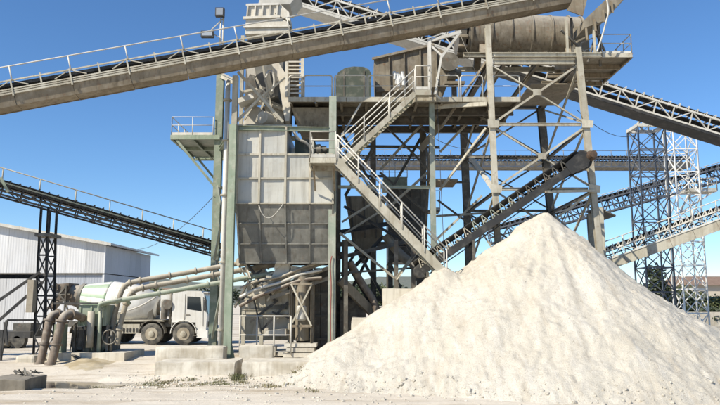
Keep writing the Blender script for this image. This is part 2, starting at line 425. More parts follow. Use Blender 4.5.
# ------------------------------------------------------------------ main inclined conveyor gallery
def build_main_conveyor():
    a, b = P(-45, 115.5, 23.3), P(580, 0, 26.9)
    a = a - (b-a)*(5/12)
    d, n, u = frame_vectors(a, b); L = (b-a).length; nb = 17; S = L/nb; W = .95
    t = thing('inclined_conveyor', 'long brown plate-sided conveyor climbing over the cream hopper, with a single handrail', 'conveyor', a)
    pt = lambda s, k, h: a + d*s + n*k + u*h
    for i in range(nb):
        s = i*S; j = random.uniform(-.012, .012); k = random.uniform(-.008, .008)
        for k0, k1, e in ((.10, .0, .03), (W-.10, W, -.03)):
            prism('side_panel', [pt(s+.006, k0+k, j), pt(s+S-.006, k0+k, j), pt(s+S-.006, k1+k, .37), pt(s+.006, k1+k, .37)], n*e, 'brown_plate', t)
        q = MB(); q.obox(a, d, n, u, s+.006, s+S-.006, .145, W-.145, .025, .045); q.out('bottom_panel', 'brown_plate', t)
        if i % 2 == 0:
            q = MB(); q.obox(a, d, n, u, s+.3, s+S*.8, -.03, .02, .372, .395); q.out('spilled_sand', 'dusty_white', t)
    for i in range(nb+1):
        s = i*S + (.04 if i == 0 else 0)
        bar('gusset_post', pt(s, -.06, .30), pt(s, -.06, .90), .055, .04, 'pale_steel', t, side=d)
        bar('gusset_post', pt(s, W+.05, .30), pt(s, W+.05, .90), .055, .04, 'pale_steel', t, side=d)
        for sg in (-1, 1):
            if 0 < s+sg*.6 < L: bar('brace', pt(s+sg*.55, -.045, .62), pt(s+sg*.03, -.045, .85), .03, .03, 'pale_steel', t)
        if i < nb: bar('short_post', pt(s+S/2, -.045, .58), pt(s+S/2, -.045, .95), .05, .035, 'pale_steel', t, side=d)
    for h, w in ((.405, .06), (.485, .05), (.56, .042)):
        bar('stringer', pt(0, -.03, h), pt(L, -.03, h), .05, w, 'pale_steel', t)
    for k in (-.045, W+.02):
        bar('top_chord', pt(0, k, .865), pt(L, k, .865), .045, .05, 'pale_steel', t)
    bar('stringer', pt(0, W+.03, .48), pt(L, W+.03, .48), .05, .2, 'pale_steel', t)
    q = MB(); q.obox(a, d, n, u, .2, L-.1, .12, W-.12, .66, .69); q.obox(a, d, n, u, .2, L-.1, .02, .12, .685, .80); q.obox(a, d, n, u, .2, L-.1, W-.12, W-.02, .685, .80); q.obox(a, d, n, u, .2, L-.1, .12, W-.12, .40, .42)
    q.out('belt', 'rubber', t)
    for i in range(nb*2):
        s = (i+.5)*S/2; tube('roller', [pt(s, .02, .61), pt(s, W-.02, .61)], .045, 'dark_steel', t, 8)
    hr = tube('handrail', [pt(0, -.07, 1.37), pt(L, -.07, 1.37)], .024, 'white_steel', t, 6)
    for i in range(nb+1): tube('post', [pt(i*S+.05, -.08, .86), pt(i*S+.05, -.07, 1.37)], .026, 'white_steel', hr, 6)
    for s in (1.0, 3.2):
        for k in (.05, W-.05): p = pt(s, k, .02); bar('support_leg', p, (p.x, p.y, -.1), .2, .2, 'pale_steel', t, 'I', (1,0,0))
    lathe('head_pulley', pt(L+.15, .1, .55), pt(L+.15, W-.1, .55), [(0,.22),(1,.22)], 'dark_steel', t, 16)
    return pt, L
build_main_conveyor()

# long truss conveyor that passes behind the drum washer and drops to the right
truss_conveyor('truss_conveyor', 'long pale truss conveyor running down to the right from the feed box', P(262, -9, 33.0), P(262, -9, 33.0).lerp(P(745, 142, 33.5), 1.33), .68, 1.1, 36, 'white_steel', cw=.09, bw=.055, tray=(.17, -.02, 'black_steel'), idler='white_steel', belt_u=.05, tray_sunlit=True)  # white and black tray panels paint the sunlit end and shaded underside

# ------------------------------------------------------------------ hopper
HY = 26.0
def build_hopper():
    xs = [P(p, 180, HY).x for p in (237, 259.5, 285.5, 310, 333)]
    zs = [P(280, p, HY).z for p in (203.5, 178.5, 154.5, 127)]     # upward
    D = 3.4
    t = thing('aggregate_hopper', 'big cream panelled hopper with a dark tapering bottom between green columns', 'hopper', (xs[2], HY+D/2, P(280, 262, HY).z))
    for r in range(3):
        for c in range(4):
            if r == 2 and c > 1: continue
            k = random.uniform(-.008, .012)
            q = MB(); x0, x1, z0, z1 = xs[c]+.03, xs[c+1]-.03, zs[r]+.03, zs[r+1]-.03
            G = 6; vs = []
            for j in range(G+1):
                for i in range(G+1):
                    fx, fz = i/G, j/G; bul = math.sin(fx*math.pi)*math.sin(fz*math.pi)
                    vs.append((x0+(x1-x0)*fx, HY+k+.02*bul*(1 if (r+c) % 2 else -.6)+.006*noise.noise((fx*3+c*5, fz*3+r*7, 2)), z0+(z1-z0)*fz))
            fs = [(j*(G+1)+i, j*(G+1)+i+1, (j+1)*(G+1)+i+1, (j+1)*(G+1)+i) for j in range(G) for i in range(G)]
            n0 = len(vs); vs += [(x0, HY+.06, z0), (x1, HY+.06, z0), (x1, HY+.06, z1), (x0, HY+.06, z1)]
            fs += [(n0+3, n0+2, n0+1, n0)]
            bot = list(range(G+1)); top = [G*(G+1)+i for i in range(G+1)]; lef = [j*(G+1) for j in range(G+1)]; rig = [j*(G+1)+G for j in range(G+1)]
            fs += [tuple(reversed(bot)) + (n0, n0+1), tuple(top) + (n0+2, n0+3), tuple(lef) + (n0+3, n0), tuple(reversed(rig)) + (n0+1, n0+2)]
            obj('panel', vs, fs, 'cream_panel', t)
    for c, x in enumerate(xs):
        top = zs[3] if c < 3 else zs[2]
        bar('rib', (x, HY-.045, zs[0]-.02), (x, HY-.045, top+.01), .075, .09, 'pale_steel', t, side=(1,0,0))
    for r, z in enumerate(zs):
        x1 = xs[4] if r < 3 else xs[2]
        bar('rib', (xs[0], HY-.035, z), (x1, HY-.035, z), .075, .06, 'pale_steel', t, side=(0,1,0))
    # side and rear walls of the square upper bin
    zt = zs[2]
    box('side_wall', (xs[0]-.06, HY+.03, zs[0]), (xs[0]-.02, HY+D, zs[3]), 'cream_panel', t)
    box('side_wall', (xs[4]+.02, HY+.03, zs[0]), (xs[4]+.06, HY+D, zt), 'hopper_grey', t)  # shade of the right side is put into this grey
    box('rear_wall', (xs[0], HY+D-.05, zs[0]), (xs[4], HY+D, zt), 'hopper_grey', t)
    # the recess above the low right-hand panels
    box('inner_wall', (xs[2]-.02, HY+.08, zt), (xs[2]+.02, HY+D-.1, zs[3]-.04), 'cream_panel', t)
    # tapering bottom: front face leans back under the bin
    zb = P(280, 263, 26.9).z; yb = HY + .75
    zr = [zs[0]-.03, zs[0]-.03-(zs[0]-zb)*.32, zs[0]-.03-(zs[0]-zb)*.66, zb]
    def lp(x, z):       # point on the leaning face
        f = (zs[0]-.03 - z) / (zs[0]-.03 - zb); return V((xs[2] + (x-xs[2])*(1+.008*f-.04*max(0, f-.7)/.3), HY + f*(yb-HY), z))
    nrm = V((0, -(zs[0]-zb), -(yb-HY))).normalized()
    for r in range(3):
        for c in range(4):
            k = random.uniform(-.01, .012)
            g_ = .012
            ql = [lp(xs[c]+g_, zr[r+1]+g_), lp(xs[c+1]-g_, zr[r+1]+g_), lp(xs[c+1]-g_, zr[r]-g_), lp(xs[c]+g_, zr[r]-g_)]
            prism('lower_panel', [v + nrm*k for v in ql], -nrm*.05, 'hopper_grey', t)
    for c, x in enumerate(xs):
        bar('lower_rib', lp(x, zr[0]) + nrm*.03, lp(x, zb) + nrm*.03, .06, .07, 'hopper_grey', t, side=(1,0,0))
    for z in zr[1:]:
        bar('lower_rib', lp(xs[0], z) + nrm*.02, lp(xs[4], z) + nrm*.02, .05, .05, 'hopper_grey', t, side=(0,0,1))
    for s, x in ((-1, xs[0]), (1, xs[4])):
        f1 = lp(x, zb)
        prism('lower_side', [(x, HY+.03, zr[0]), (f1.x, yb+.03, zb), (f1.x, HY+D-.6, zb), (x, HY+D-.08, zr[0])], (-.04*s, 0, 0), 'hopper_grey', t)
    prism('lower_back', [(xs[0]+.05, HY+D-.1, zr[0]), (xs[4]-.05, HY+D-.1, zr[0]), (xs[4]-.1, HY+D-.65, zb), (xs[0]+.1, HY+D-.65, zb)], (0, .04, .02), 'hopper_grey', t)
    # slack pale cable looped below the panel edge
    pa, pb = P(259, 205, HY-.12), P(284, 203, HY-.12)
    pts = [pa.lerp(pb, i/12) + V((0, -.02, -.52*math.sin(math.pi*(i/12)**.75))) for i in range(13)]
    tube('cable', pts, .013, 'white_steel', t, 5)
    # machinery glimpsed in the open top of the bin
    lathe('agitator_motor', (xs[3]-.2, HY+1.2, zt+.35), (xs[4]-.3, HY+1.2, zt+.45), [(0,.05),(.02,.26),(.7,.26),(.75,.18),(1,.15)], 'dark_steel', t, 16)
    box('inlet_box', (xs[2]+.25, HY+.9, zt-.1), (xs[3]+.1, HY+2.2, zt+.8), 'tank_green', t)
    tube('feed_pipe', [P(292, 128, HY+.5), P(298, 140, HY+.5), P(306, 142, HY+.6), P(312, 150, HY+.8)], .055, 'white_steel', t, 8, soft=2)
    return xs, zs
HXS, HZS = build_hopper()

# ------------------------------------------------------------------ green hopper frame
def col_foot(parent, x, y, m, s=.62):
    z = .40
    q = MB(); q.box((x-s/2, y-s/2, z-.12), (x+s/2, y+s/2, z+.03)); q.out('base_plate', m, parent)
    for sx in (-1, 1):
        prism('base_gusset', [(x+sx*.12, y-.015, z+.03), (x+sx*.27, y-.015, z+.03), (x+sx*.12, y-.015, z+.75)], (0, .03, 0), m, parent)
def build_green_frame():
    t = thing('green_hopper_frame', 'green steel column frame carrying the cream hopper', 'steel frame', (P(232, 300, 25.8).x, 27.5, .4))
    xF = P(231.5, 200, 25.7).x; xR = P(333, 200, 26.3).x - .02; xL = P(217, 200, 29.3).x
    ztop = P(232, 76, 25.7).z; zr = P(333, 97, 26.2).z
    bar('column', (xF, 25.7, .35), (xF, 25.7, P(232, 125, 25.7).z), .27, .30, 'green_steel', t, 'I', (1,0,0))
    bar('upper_column', (xF+.03, 25.72, P(232, 125, 25.7).z), (xF+.03, 25.72, ztop), .2, .2, 'pale_steel', t, 'I', (1,0,0))
    col_foot(t, xF, 25.7, 'green_steel', .8)
    bar('column', (xR, 26.2, .35), (xR, 26.2, zr), .27, .27, 'grey_green', t, 'I', (1,0,0)); col_foot(t, xR, 26.2, 'grey_green')
    bar('column', (xL, 29.3, .35), (xL, 29.3, P(217, 74, 29.3).z), .31, .3, 'green_steel', t, 'I', (1,0,0)); col_foot(t, xL, 29.3, 'green_steel')
    bar('column', (xR-.05, 29.9, .35), (xR-.05, 29.9, zr), .27, .27, 'dark_steel', t, 'I', (1,0,0))
    zB = P(280, 127, 25.7).z
    bar('beam', (xF+.18, 25.86, zB), (xR-.14, 26.1, zB), .16, .17, 'green_steel', t, 'I', (0,1,0))
    bar('beam', (xF-.05, 25.9, zB-.05), (xL+.1, 29.2, zB-.05), .14, .17, 'green_steel', t, 'I')
    bar('beam', (xL+.2, 29.35, zB), (xR-.2, 29.9, zB), .14, .17, 'green_steel', t, 'I')
    bar('beam', (xR, 26.35, zB), (xR, 29.8, zB), .14, .17, 'grey_green', t, 'I')
    zT = P(232, 78, 25.7).z - .12
    bar('beam', (xF+.0, 25.85, zT), (xL+.05, 29.2, P(217, 76, 29.3).z), .14, .2, 'pale_steel', t, 'I')
    # pale bracing over the hopper
    for p, q, w in (((238, 72), (283, 122), .10), ((236, 122), (262, 96), .09), ((236, 76), (236, 122), .07), ((262, 96), (285, 78), .06)):
        bar('brace', P(*p, 25.95), P(*q, 26.05), w, w, 'pale_steel', t)
    # bracing in the side bays
    for z0, z1 in ((1.0, 4.2), (4.2, 7.3)):
        bar('side_brace', (xF-.02, 25.95, z0), (xL+.08, 29.1, z1), .09, .09, 'grey_green', t, 'L'); bar('side_brace', (xF-.1, 25.95, z1), (xL+.0, 29.1, z0), .09, .09, 'grey_green', t, 'L')
        bar('side_brace', (xR+.02, 26.4, z0), (xR-.02, 29.7, z1), .09, .09, 'dark_steel', t, 'L'); bar('side_brace', (xR+.07, 26.4, z1), (xR+.03, 29.7, z0), .09, .09, 'dark_steel', t, 'L')
    # hopper cradle beams
    zc = HZS[0] - .1
    bar('cradle_beam', (xF+.1, 29.5, zc), (xR-.1, 29.7, zc), .16, .2, 'dark_steel', t, 'I'); bar('cradle_beam', (xF-.02, 25.95, zc), (xF-.08, 29.4, zc), .14, .2, 'green_steel', t, 'I'); bar('cradle_beam', (xR+.02, 26.4, zc), (xR+.02, 29.7, zc), .14, .2, 'grey_green', t, 'I')
    return xF, xR, xL
XF, XR, XL = build_green_frame()
# pale standpipe rising beside the green column
tp = thing('standpipe', 'pale upright pipe clamped beside the green front column', 'pipe', (P(226, 340, 26.2).x, 26.2, .4))
xs_ = P(225, 200, 26.2).x - .02
tube('pipe', [(xs_, 26.25, .38), (xs_, 26.25, P(226, 80, 26.2).z)], .095, 'white_steel', tp, 12)
for py in (330, 262, 195, 140, 100):
    z = P(226, py, 26.2).z; lathe('flange', (xs_, 26.25, z-.03), (xs_, 26.25, z+.03), [(0,.17),(1,.17)], 'pale_steel', tp, 14)

# cantilever platform left of the tower
def build_left_platform():
    z = P(190, 135, 29.0).z; x0 = P(170.5, 135, 29.0).x; x1 = XL - .2; y0, y1 = 29.0, 33.4
    t = thing('cantilever_platform', 'green cantilever platform with handrail and sloping struts left of the tower', 'platform', (x1, 31, z-2.5))
    for i in range(5):
        a, b = y0+.12+(y1-y0-.24)*i/5, y0+.12+(y1-y0-.24)*(i+1)/5
        box('deck_plate', (x0+.09, a+.006, z-.03), (x1+.1, b-.006, z+.02), 'grey_green', t)
    for y in (y0, (y0+y1)/2, y1): bar('deck_beam', (x0, y+.05, z-.09), (x1+.3, y+.05, z-.09), .12, .19, 'green_steel', t, 'C', (0,1,0))
    for x in (x0+.02, (x0+x1)/2): bar('edge_beam', (x, y0+.12, z-.1), (x, y1-.1, z-.1), .1, .16, 'green_steel', t, 'C')
    zl = P(212, 186, 29.2).z
    bar('strut', (x0+.25, y0+.08, z-.2), (x1+.08, y0+.2, zl), .1, .1, 'green_steel', t); bar('strut', (x0+.25, y1-.05, z-.2), (x1+.1, y1-.05, zl), .1, .1, 'green_steel', t)
    bar('hanger', (x1+.12, y1+.1, z+.05), (x1+.12, y1+.1, .35), .2, .2, 'green_steel', t, 'I', (1,0,0))
    railing(t, [(x1, y0+.05, z), (x0+.03, y0+.05, z), (x0+.03, y1-.05, z), (x1, y1-.05, z)], .80, 'white_steel', 1.0)
    pl = P(186, 131, 30.3)
    lathe('valve_body', (pl.x, 30.3, z+.02), (pl.x, 30.3, z+.42), [(0,.16),(.6,.16),(.75,.1),(1,.06)], 'pipe_brown', t, 12)
build_left_platform()

# ------------------------------------------------------------------ upper deck with guard rails
DZ = P(360, 97, 26.6).z
def build_upper_deck():
    x0 = P(288, 97, 26.6).x; x1 = P(521, 103, 26.6).x; y0, y1 = 26.68, 31.0
    t = thing('upper_deck', 'high walkway deck with pale guard rails above the stairs', 'platform', ((x0+x1)/2, 28.8, DZ-.5))
    n = 9
    for i in range(n):
        a, b = x0 + (x1-x0)*i/n, x0 + (x1-x0)*(i+1)/n
        for j in range(2):
            c, e = y0+.06+(y1-y0-.12)*j/2, y0+.06+(y1-y0-.12)*(j+1)/2
            box('deck_plate', (a+.008, c+.008, DZ-.02), (b-.008, e-.008, DZ+.015), 'tan_plate', t)
    for i in range(4):
        a, b = x0 + (x1-x0)*i/4, x0 + (x1-x0)*(i+1)/4
        bar('fascia', (a+.01, y0, DZ-.08), (b-.01, y0, DZ-.08), .09, .19, 'pale_steel', t, 'C', (0,1,0))
    for y in (28.0, 29.5, y1): bar('deck_beam', (x0, y, DZ-.2), (x1, y, DZ-.2), .15, .32, 'dark_steel', t, 'I', (0,1,0))
    for i in range(10):
        x = x0 + .1 + (x1-x0-.2)*i/9; bar('joist', (x, y0+.1, DZ-.13), (x, y1-.1, DZ-.13), .1, .18, 'tan_plate', t, 'I')
    H = .92
    def loop(pa, pb, y=26.72, m='white_steel'):
        xa, xb = P(pa, 97, y).x, P(pb, 97, y).x; c = .1
        tube('guard_rail', [(xa, y, DZ-.02), (xa, y, DZ+H-c), (xa+c*.3, y, DZ+H-c*.3), (xa+c, y, DZ+H), (xb-c, y, DZ+H), (xb-c*.3, y, DZ+H-c*.3), (xb, y, DZ+H-c), (xb, y, DZ-.02)], .03, m, t, 8)
        tube('mid_rail', [(xa, y, DZ+.48), (xb, y, DZ+.48)], .022, m, t, 6)
    for a, b in ((289, 302), (304, 332), (334.5, 366), (368, 405)): loop(a, b)
    for a, b in ((437, 459), (461, 483), (494, 520)): loop(a, b)
    railing(t, [(x0+.03, 26.8, DZ), (x0+.03, 30.9, DZ)], .92, 'white_steel', 1.2)
    railing(t, [(x0+.2, 30.95, DZ), (P(330, 97, 31).x, 30.95, DZ)], .92, 'pale_steel', 1.2)
    # support posts below the deck
    for px, y, m in ((432.5, 27.0, 'grey_green'),):
        x = P(px, 170, y).x; bar('deck_column', (x, y, .35), (x, y, DZ-.1), .2, .22, m, t, 'I', (1,0,0))
    for px, y in ((335, 30.6), (375, 31.0), (432.5, 31.0)):
        x = P(px, 170, 27).x; bar('deck_column', (x, y, .35), (x, y, DZ-.3), .26, .26, 'dark_steel', t, 'I', (1,0,0))
    xa, xb = P(337, 100, 26.9).x, P(432, 100, 26.9).x
    bar('knee_brace', (XR+.2, 26.75, DZ-1.75), P(362, 101, 26.75), .07, .07, 'white_steel', t, 'L')
    bar('brace', (xa+.1, 30.9, DZ-.4), (xb, 30.9, 3.6), .13, .13, 'dark_steel', t, 'L'); bar('brace', (xa+.1, 31.15, 3.6), (xb, 31.15, DZ-.4), .13, .13, 'dark_steel', t, 'L')
    bar('brace', (xb, 27.1, DZ-.4), (xb, 30.9, 4.6), .1, .1, 'dark_steel', t, 'L'); bar('brace', (xb+.1, 27.1, 4.6), (xb+.1, 30.9, DZ-.4), .1, .1, 'dark_steel', t, 'L')
    bar('tie_beam', (xb, 27.1, P(432, 187, 27).z), (XR+.2, 26.6, P(340, 187, 26.6).z), .1, .12, 'grey_green', t, 'I')
    bar('tie_beam', (xb-.1, 31.0, 5.0), (xa-.1, 31.0, 5.0), .16, .2, 'dark_steel', t, 'I', (0,1,0)); bar('tie_beam', (xb-.1, 31.0, 2.6), (xa-.1, 31.0, 2.6), .16, .2, 'dark_steel', t, 'I', (0,1,0))
    # dark bin hanging under the deck above the hopper
    q = MB(); za = DZ-.25; xa2, xb2 = P(291, 100, 27).x, P(333, 100, 27).x
    q.prism([(xa2, 27.2, za), (xb2, 27.2, za), (xb2-.2, 27.6, za-.75), (xa2+.25, 27.6, za-.75)], (0, 2.4, 0)); q.out('hanging_bin', 'tan_plate', t)
build_upper_deck()
# cloth left over the guard rail
rg = MB()
for i in range(6):
    a = P(394+i*1.6, 72 + 6*math.sin(i*1.3)**2, 26.55); b = P(395+i*1.7, 83 - 4*math.cos(i*1.7), 26.5 + .06*math.sin(i*2.0)); rg.tube([a, a.lerp(b, .5)+V((.03,-.05,0)), b], .07, 6)
tag(rg.out('cloth', 'rag', None), 'crumpled white sheet draped over the deck guard rail', 'cloth')

# ------------------------------------------------------------------ stairs
def stair_flight(t, top, bot, width, m='pale_steel', sh=.27, railm='white_steel'):
    top, bot = V(top), V(bot); n = V((0, 1, 0)); d = (bot-top).normalized()
    for k in (0, width): bar('stringer', top+n*k, bot+n*k, .06, sh, m, t, 'C', (0, 1 if k == 0 else -1, 0))
    rise = top.z - bot.z; N = max(3, round(rise/.19))
    for i in range(1, N):
        c = top.lerp(bot, i/N); sx = .13
        box('tread', (c.x-sx, c.y+.035, c.z-.015), (c.x+sx, c.y+width-.035, c.z+.02), 'grey_green', t)
    for k in (-.04, width+.04):
        up = V((0,0,.95)); a, b = top+n*k, bot+n*k
        hr = tube('handrail', [a+up, b+up], .026, railm, t, 6); tube('mid_rail', [a+up*.52, b+up*.52], .02, railm, t, 6)
        np_ = max(2, round((b-a).length/1.25))
        for i in range(np_+1):
            q = a.lerp(b, i/np_); tube('post', [q, q+up], .026, railm, hr, 6)
def build_stairs():
    zL = P(322, 160, 24.9).z; x0 = P(311, 160, 24.9).x; x1 = P(336.5, 160, 24.9).x
    t = thing('access_stairs', 'pale steel stairs with landing descending across the hopper frame to the sand pile', 'stairs', (x1, 25.3, .4))
    box('landing_plate', (x0, 24.5, zL-.02), (x1, 25.92, zL+.02), 'pale_steel', t)
    for y in (24.46, 25.95): bar('landing_beam', (x0, y, zL-.1), (x1, y, zL-.1), .06, .2, 'pale_steel', t, 'C', (0,1,0))
    bar('landing_beam', (x0-.03, 24.5, zL-.1), (x0-.03, 25.92, zL-.1), .06, .2, 'pale_steel', t, 'C')
    for x in (x0+.1, x1-.1): bar('landing_bracket', (x, 24.85, zL-.2), (x, 25.88, zL-.95), .07, .07, 'brown_plate', t, 'L')
    railing(t, [(x1-.02, 24.48, zL), (x0+.0, 24.48, zL), (x0+.0, 25.9, zL)], .95, 'white_steel', .9, (1.0, .68, .36))
    top = V((x1+.02, 24.5, zL-.1)); bot = P(447, 276, 24.5)
    stair_flight(t, top, bot, .68, sh=.30)
    top2 = P(415, 94, 25.75); top2.z = DZ-.12; bot2 = V((P(338.5, 160, 25.75).x, 25.72, zL-.02)); top2.y = 25.72
    stair_flight(t, top2, bot2, .78, sh=.2)
    # head landing up to the deck
    xa, xb = top2.x, P(431, 95, 25.7).x
    box('head_landing', (xa, 25.7, DZ-.04), (xb, 26.54, DZ+.0), 'pale_steel', t)
    bar('landing_beam', (xa, 25.68, DZ-.1), (xb, 25.68, DZ-.1), .05, .2, 'pale_steel', t, 'C', (0,1,0))
    railing(t, [(xa+.02, 25.68, DZ), (xb, 25.68, DZ), (xb, 26.5, DZ)], .95, 'white_steel', .8)
    # trestle carrying the foot of the lower flight
    for k in (0, .68):
        f = V((bot.x-.12, 24.5+k, 0)); bar('foot_post', (f.x, f.y, .3), (f.x, f.y, bot.z+.1), .1, .1, 'pale_steel', t)
    bar('kicker', (bot.x-.4, 24.44, bot.z), (bot.x+.6, 24.44, bot.z), .06, .2, 'pale_steel', t, 'C', (0,1,0)); box('foot_landing', (bot.x-.1, 24.5, bot.z-.04), (bot.x+.55, 25.15, bot.z), 'grey_green', t)
build_stairs()

# ------------------------------------------------------------------ screening tower
def build_screen_tower():
    t = thing('screening_tower', 'tall pale four-legged braced steel tower standing behind the sand pile', 'steel tower', (P(540, 300, 31).x, 31, .4))
    yF, yR = 26.45, 32.8
    def leg(pT, pB, pyT, pyB, y): return P(pT, pyT, y), P(pB, pyB, y)
    A1, A0 = leg(487.5, 498, 26, 250, yF); B1, B0 = leg(577.5, 602, 48, 275, yF)
    def ext(a1, a0, z): k = (z - a0.z)/(a1.z - a0.z); return a0.lerp(a1, k)
    zt = P(530, 62, yF).z
    def pA(z): return ext(A1, A0, z)
    def pB(z): return ext(B1, B0, z)
    def pC(z): q = pA(z).copy(); q.y = yR; q.x -= .12; return q
    def pD(z): q = pB(z).copy(); q.y = yR; q.x += .1; return q
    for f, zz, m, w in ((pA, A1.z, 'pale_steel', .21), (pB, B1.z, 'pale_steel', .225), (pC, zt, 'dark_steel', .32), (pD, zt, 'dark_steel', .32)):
        bar('leg', f(.3), f(zz), w, w, m, t, 'I', (1,0,0))
        q = f(.4); box('base_plate', (q.x-.4, q.y-.4, .1), (q.x+.4, q.y+.4, .55), 'concrete', t)
    lv = [zt, P(530, 124.5, yF).z, P(530, 189, yF).z, P(530, 262, yF).z]
    off = {'n': V((0, -.19, 0))}
    for i, z in enumerate(lv):
        w = .2 if i == 0 else .11
        bar('beam', pA(z)+V((.16,0,0)), pB(z)-V((.18,0,0)), w*.8, w, 'pale_steel', t, 'I', (0,1,0))
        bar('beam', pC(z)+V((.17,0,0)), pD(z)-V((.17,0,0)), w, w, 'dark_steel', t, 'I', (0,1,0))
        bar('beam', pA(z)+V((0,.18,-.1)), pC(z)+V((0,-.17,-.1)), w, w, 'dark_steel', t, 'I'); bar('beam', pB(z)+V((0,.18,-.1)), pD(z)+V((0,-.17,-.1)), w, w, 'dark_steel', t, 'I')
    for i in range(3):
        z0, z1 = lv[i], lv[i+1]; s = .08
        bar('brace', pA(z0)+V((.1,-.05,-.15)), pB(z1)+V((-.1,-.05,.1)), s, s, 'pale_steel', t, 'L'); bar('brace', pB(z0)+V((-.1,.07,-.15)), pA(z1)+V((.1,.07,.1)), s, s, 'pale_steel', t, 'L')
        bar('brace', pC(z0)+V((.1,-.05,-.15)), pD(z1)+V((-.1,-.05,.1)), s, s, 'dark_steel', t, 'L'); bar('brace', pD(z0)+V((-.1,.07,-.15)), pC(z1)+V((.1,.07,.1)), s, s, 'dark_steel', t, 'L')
        for f, g_, m in ((pA, pC, 'pale_steel'), (pB, pD, 'pale_steel')):
            bar('brace', f(z0)+V((0,.2,-.2)), g_(z1)+V((0,-.2,.1)), s, s, m, t, 'L'); bar('brace', f(z1)+V((.12,.2,.1)), g_(z0)+V((.12,-.2,-.2)), s, s, m, t, 'L')
        c = (pA(z0)+pB(z0)+pA(z1)+pB(z1))/4; prism('gusset_plate', [c+V((-.16,-.13,-.12)), c+V((.16,-.13,-.12)), c+V((.16,-.13,.12)), c+V((-.16,-.13,.12))], (0,.015,0), 'pale_steel', t)
        for f in (pA, pB):
            c = f(z1); prism('gusset_plate', [c+V((-.2,-.2,-.17)), c+V((.2,-.2,-.17)), c+V((.24,-.2,.1)), c+V((-.2,-.2,.17))], (0,.02,0), 'pale_steel', t)
    # upper legs beside the drum and second top beam
    z2 = zt + .28
    bar('beam', pA(z2)+V((.16,-.02,0)), pB(z2)+V((.9,-.02,0)), .16, .17, 'pale_steel', t, 'I', (0,1,0))
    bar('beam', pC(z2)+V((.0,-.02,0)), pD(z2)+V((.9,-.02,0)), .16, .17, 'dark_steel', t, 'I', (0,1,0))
    for x in (-.9, .5):
        c = (pA(z2)+pB(z2))/2 + V((x, 0, .1)); bar('joist', c, c+V((0, 6.5, 0)), .14, .16, 'tan_plate', t, 'I')
    # tie from leg to column on the left
    bar('tie_beam', pA(P(460, 157, yF).z)+V((-.16,0,0)), P(440, 157, 28.0), .07, .07, 'dark_steel', t); bar('tie_beam', P(432, 107, 27.3), pA(P(487, 104, yF).z)+V((-.16,0,0)), .12, .16, 'pale_steel', t)
    bar('brace', P(441, 128, 27.6), P(486, 62, 26.7), .08, .08, 'brown_plate', t); bar('brace', P(440, 190, 27.6), P(486, 128, 26.6), .08, .08, 'pale_steel', t); bar('brace', P(466, 150, 29), P(494, 190, 26.7), .14, .14, 'white_steel', t)
    # side platform on the right
    zp = P(618, 54, 27.2).z; x0, x1 = P(602, 54, 27.2).x, P(632, 54, 27.2).x
    for i in range(4):
        a, b = 27.25+3.3*i/4, 27.25+3.3*(i+1)/4; box('side_deck_plate', (x0-.9, a+.006, zp-.03), (x1-.02, b-.006, zp+.01), 'tan_plate', t)
    bar('side_deck_beam', (x0, 27.2, zp-.06), (x1, 27.2, zp-.06), .08, .17, 'pale_steel', t, 'C', (0,1,0)); bar('side_deck_beam', (x1, 27.2, zp-.07), (x1, 30.6, zp-.07), .08, .17, 'brown_plate', t, 'C')
    for y in (28.4, 29.5, 30.6): bar('side_deck_beam', (x0-1.6, y, zp-.14), (x1-.05, y, zp-.14), .1, .2, 'brown_plate', t, 'I', (0,1,0))
    railing(t, [(x0-.5, 28.2, zp), (x0, 27.22, zp), (x1, 27.22, zp), (x1, 30.5, zp)], .84, 'white_steel', .9)
    # short catch tray hung below the right end of the top beam
    zd = zt - .3
    for i in range(3):
        a, b = 28.2+3.2*i/3, 28.2+3.2*(i+1)/3; box('catch_tray', (pB(zd).x-1.5, a+.006, zd-.05), (pB(zd).x+.5, b-.006, zd), 'tan_plate', t)
    return t, pA, pB, zt
TW, pA, pB, TZT = build_screen_tower()

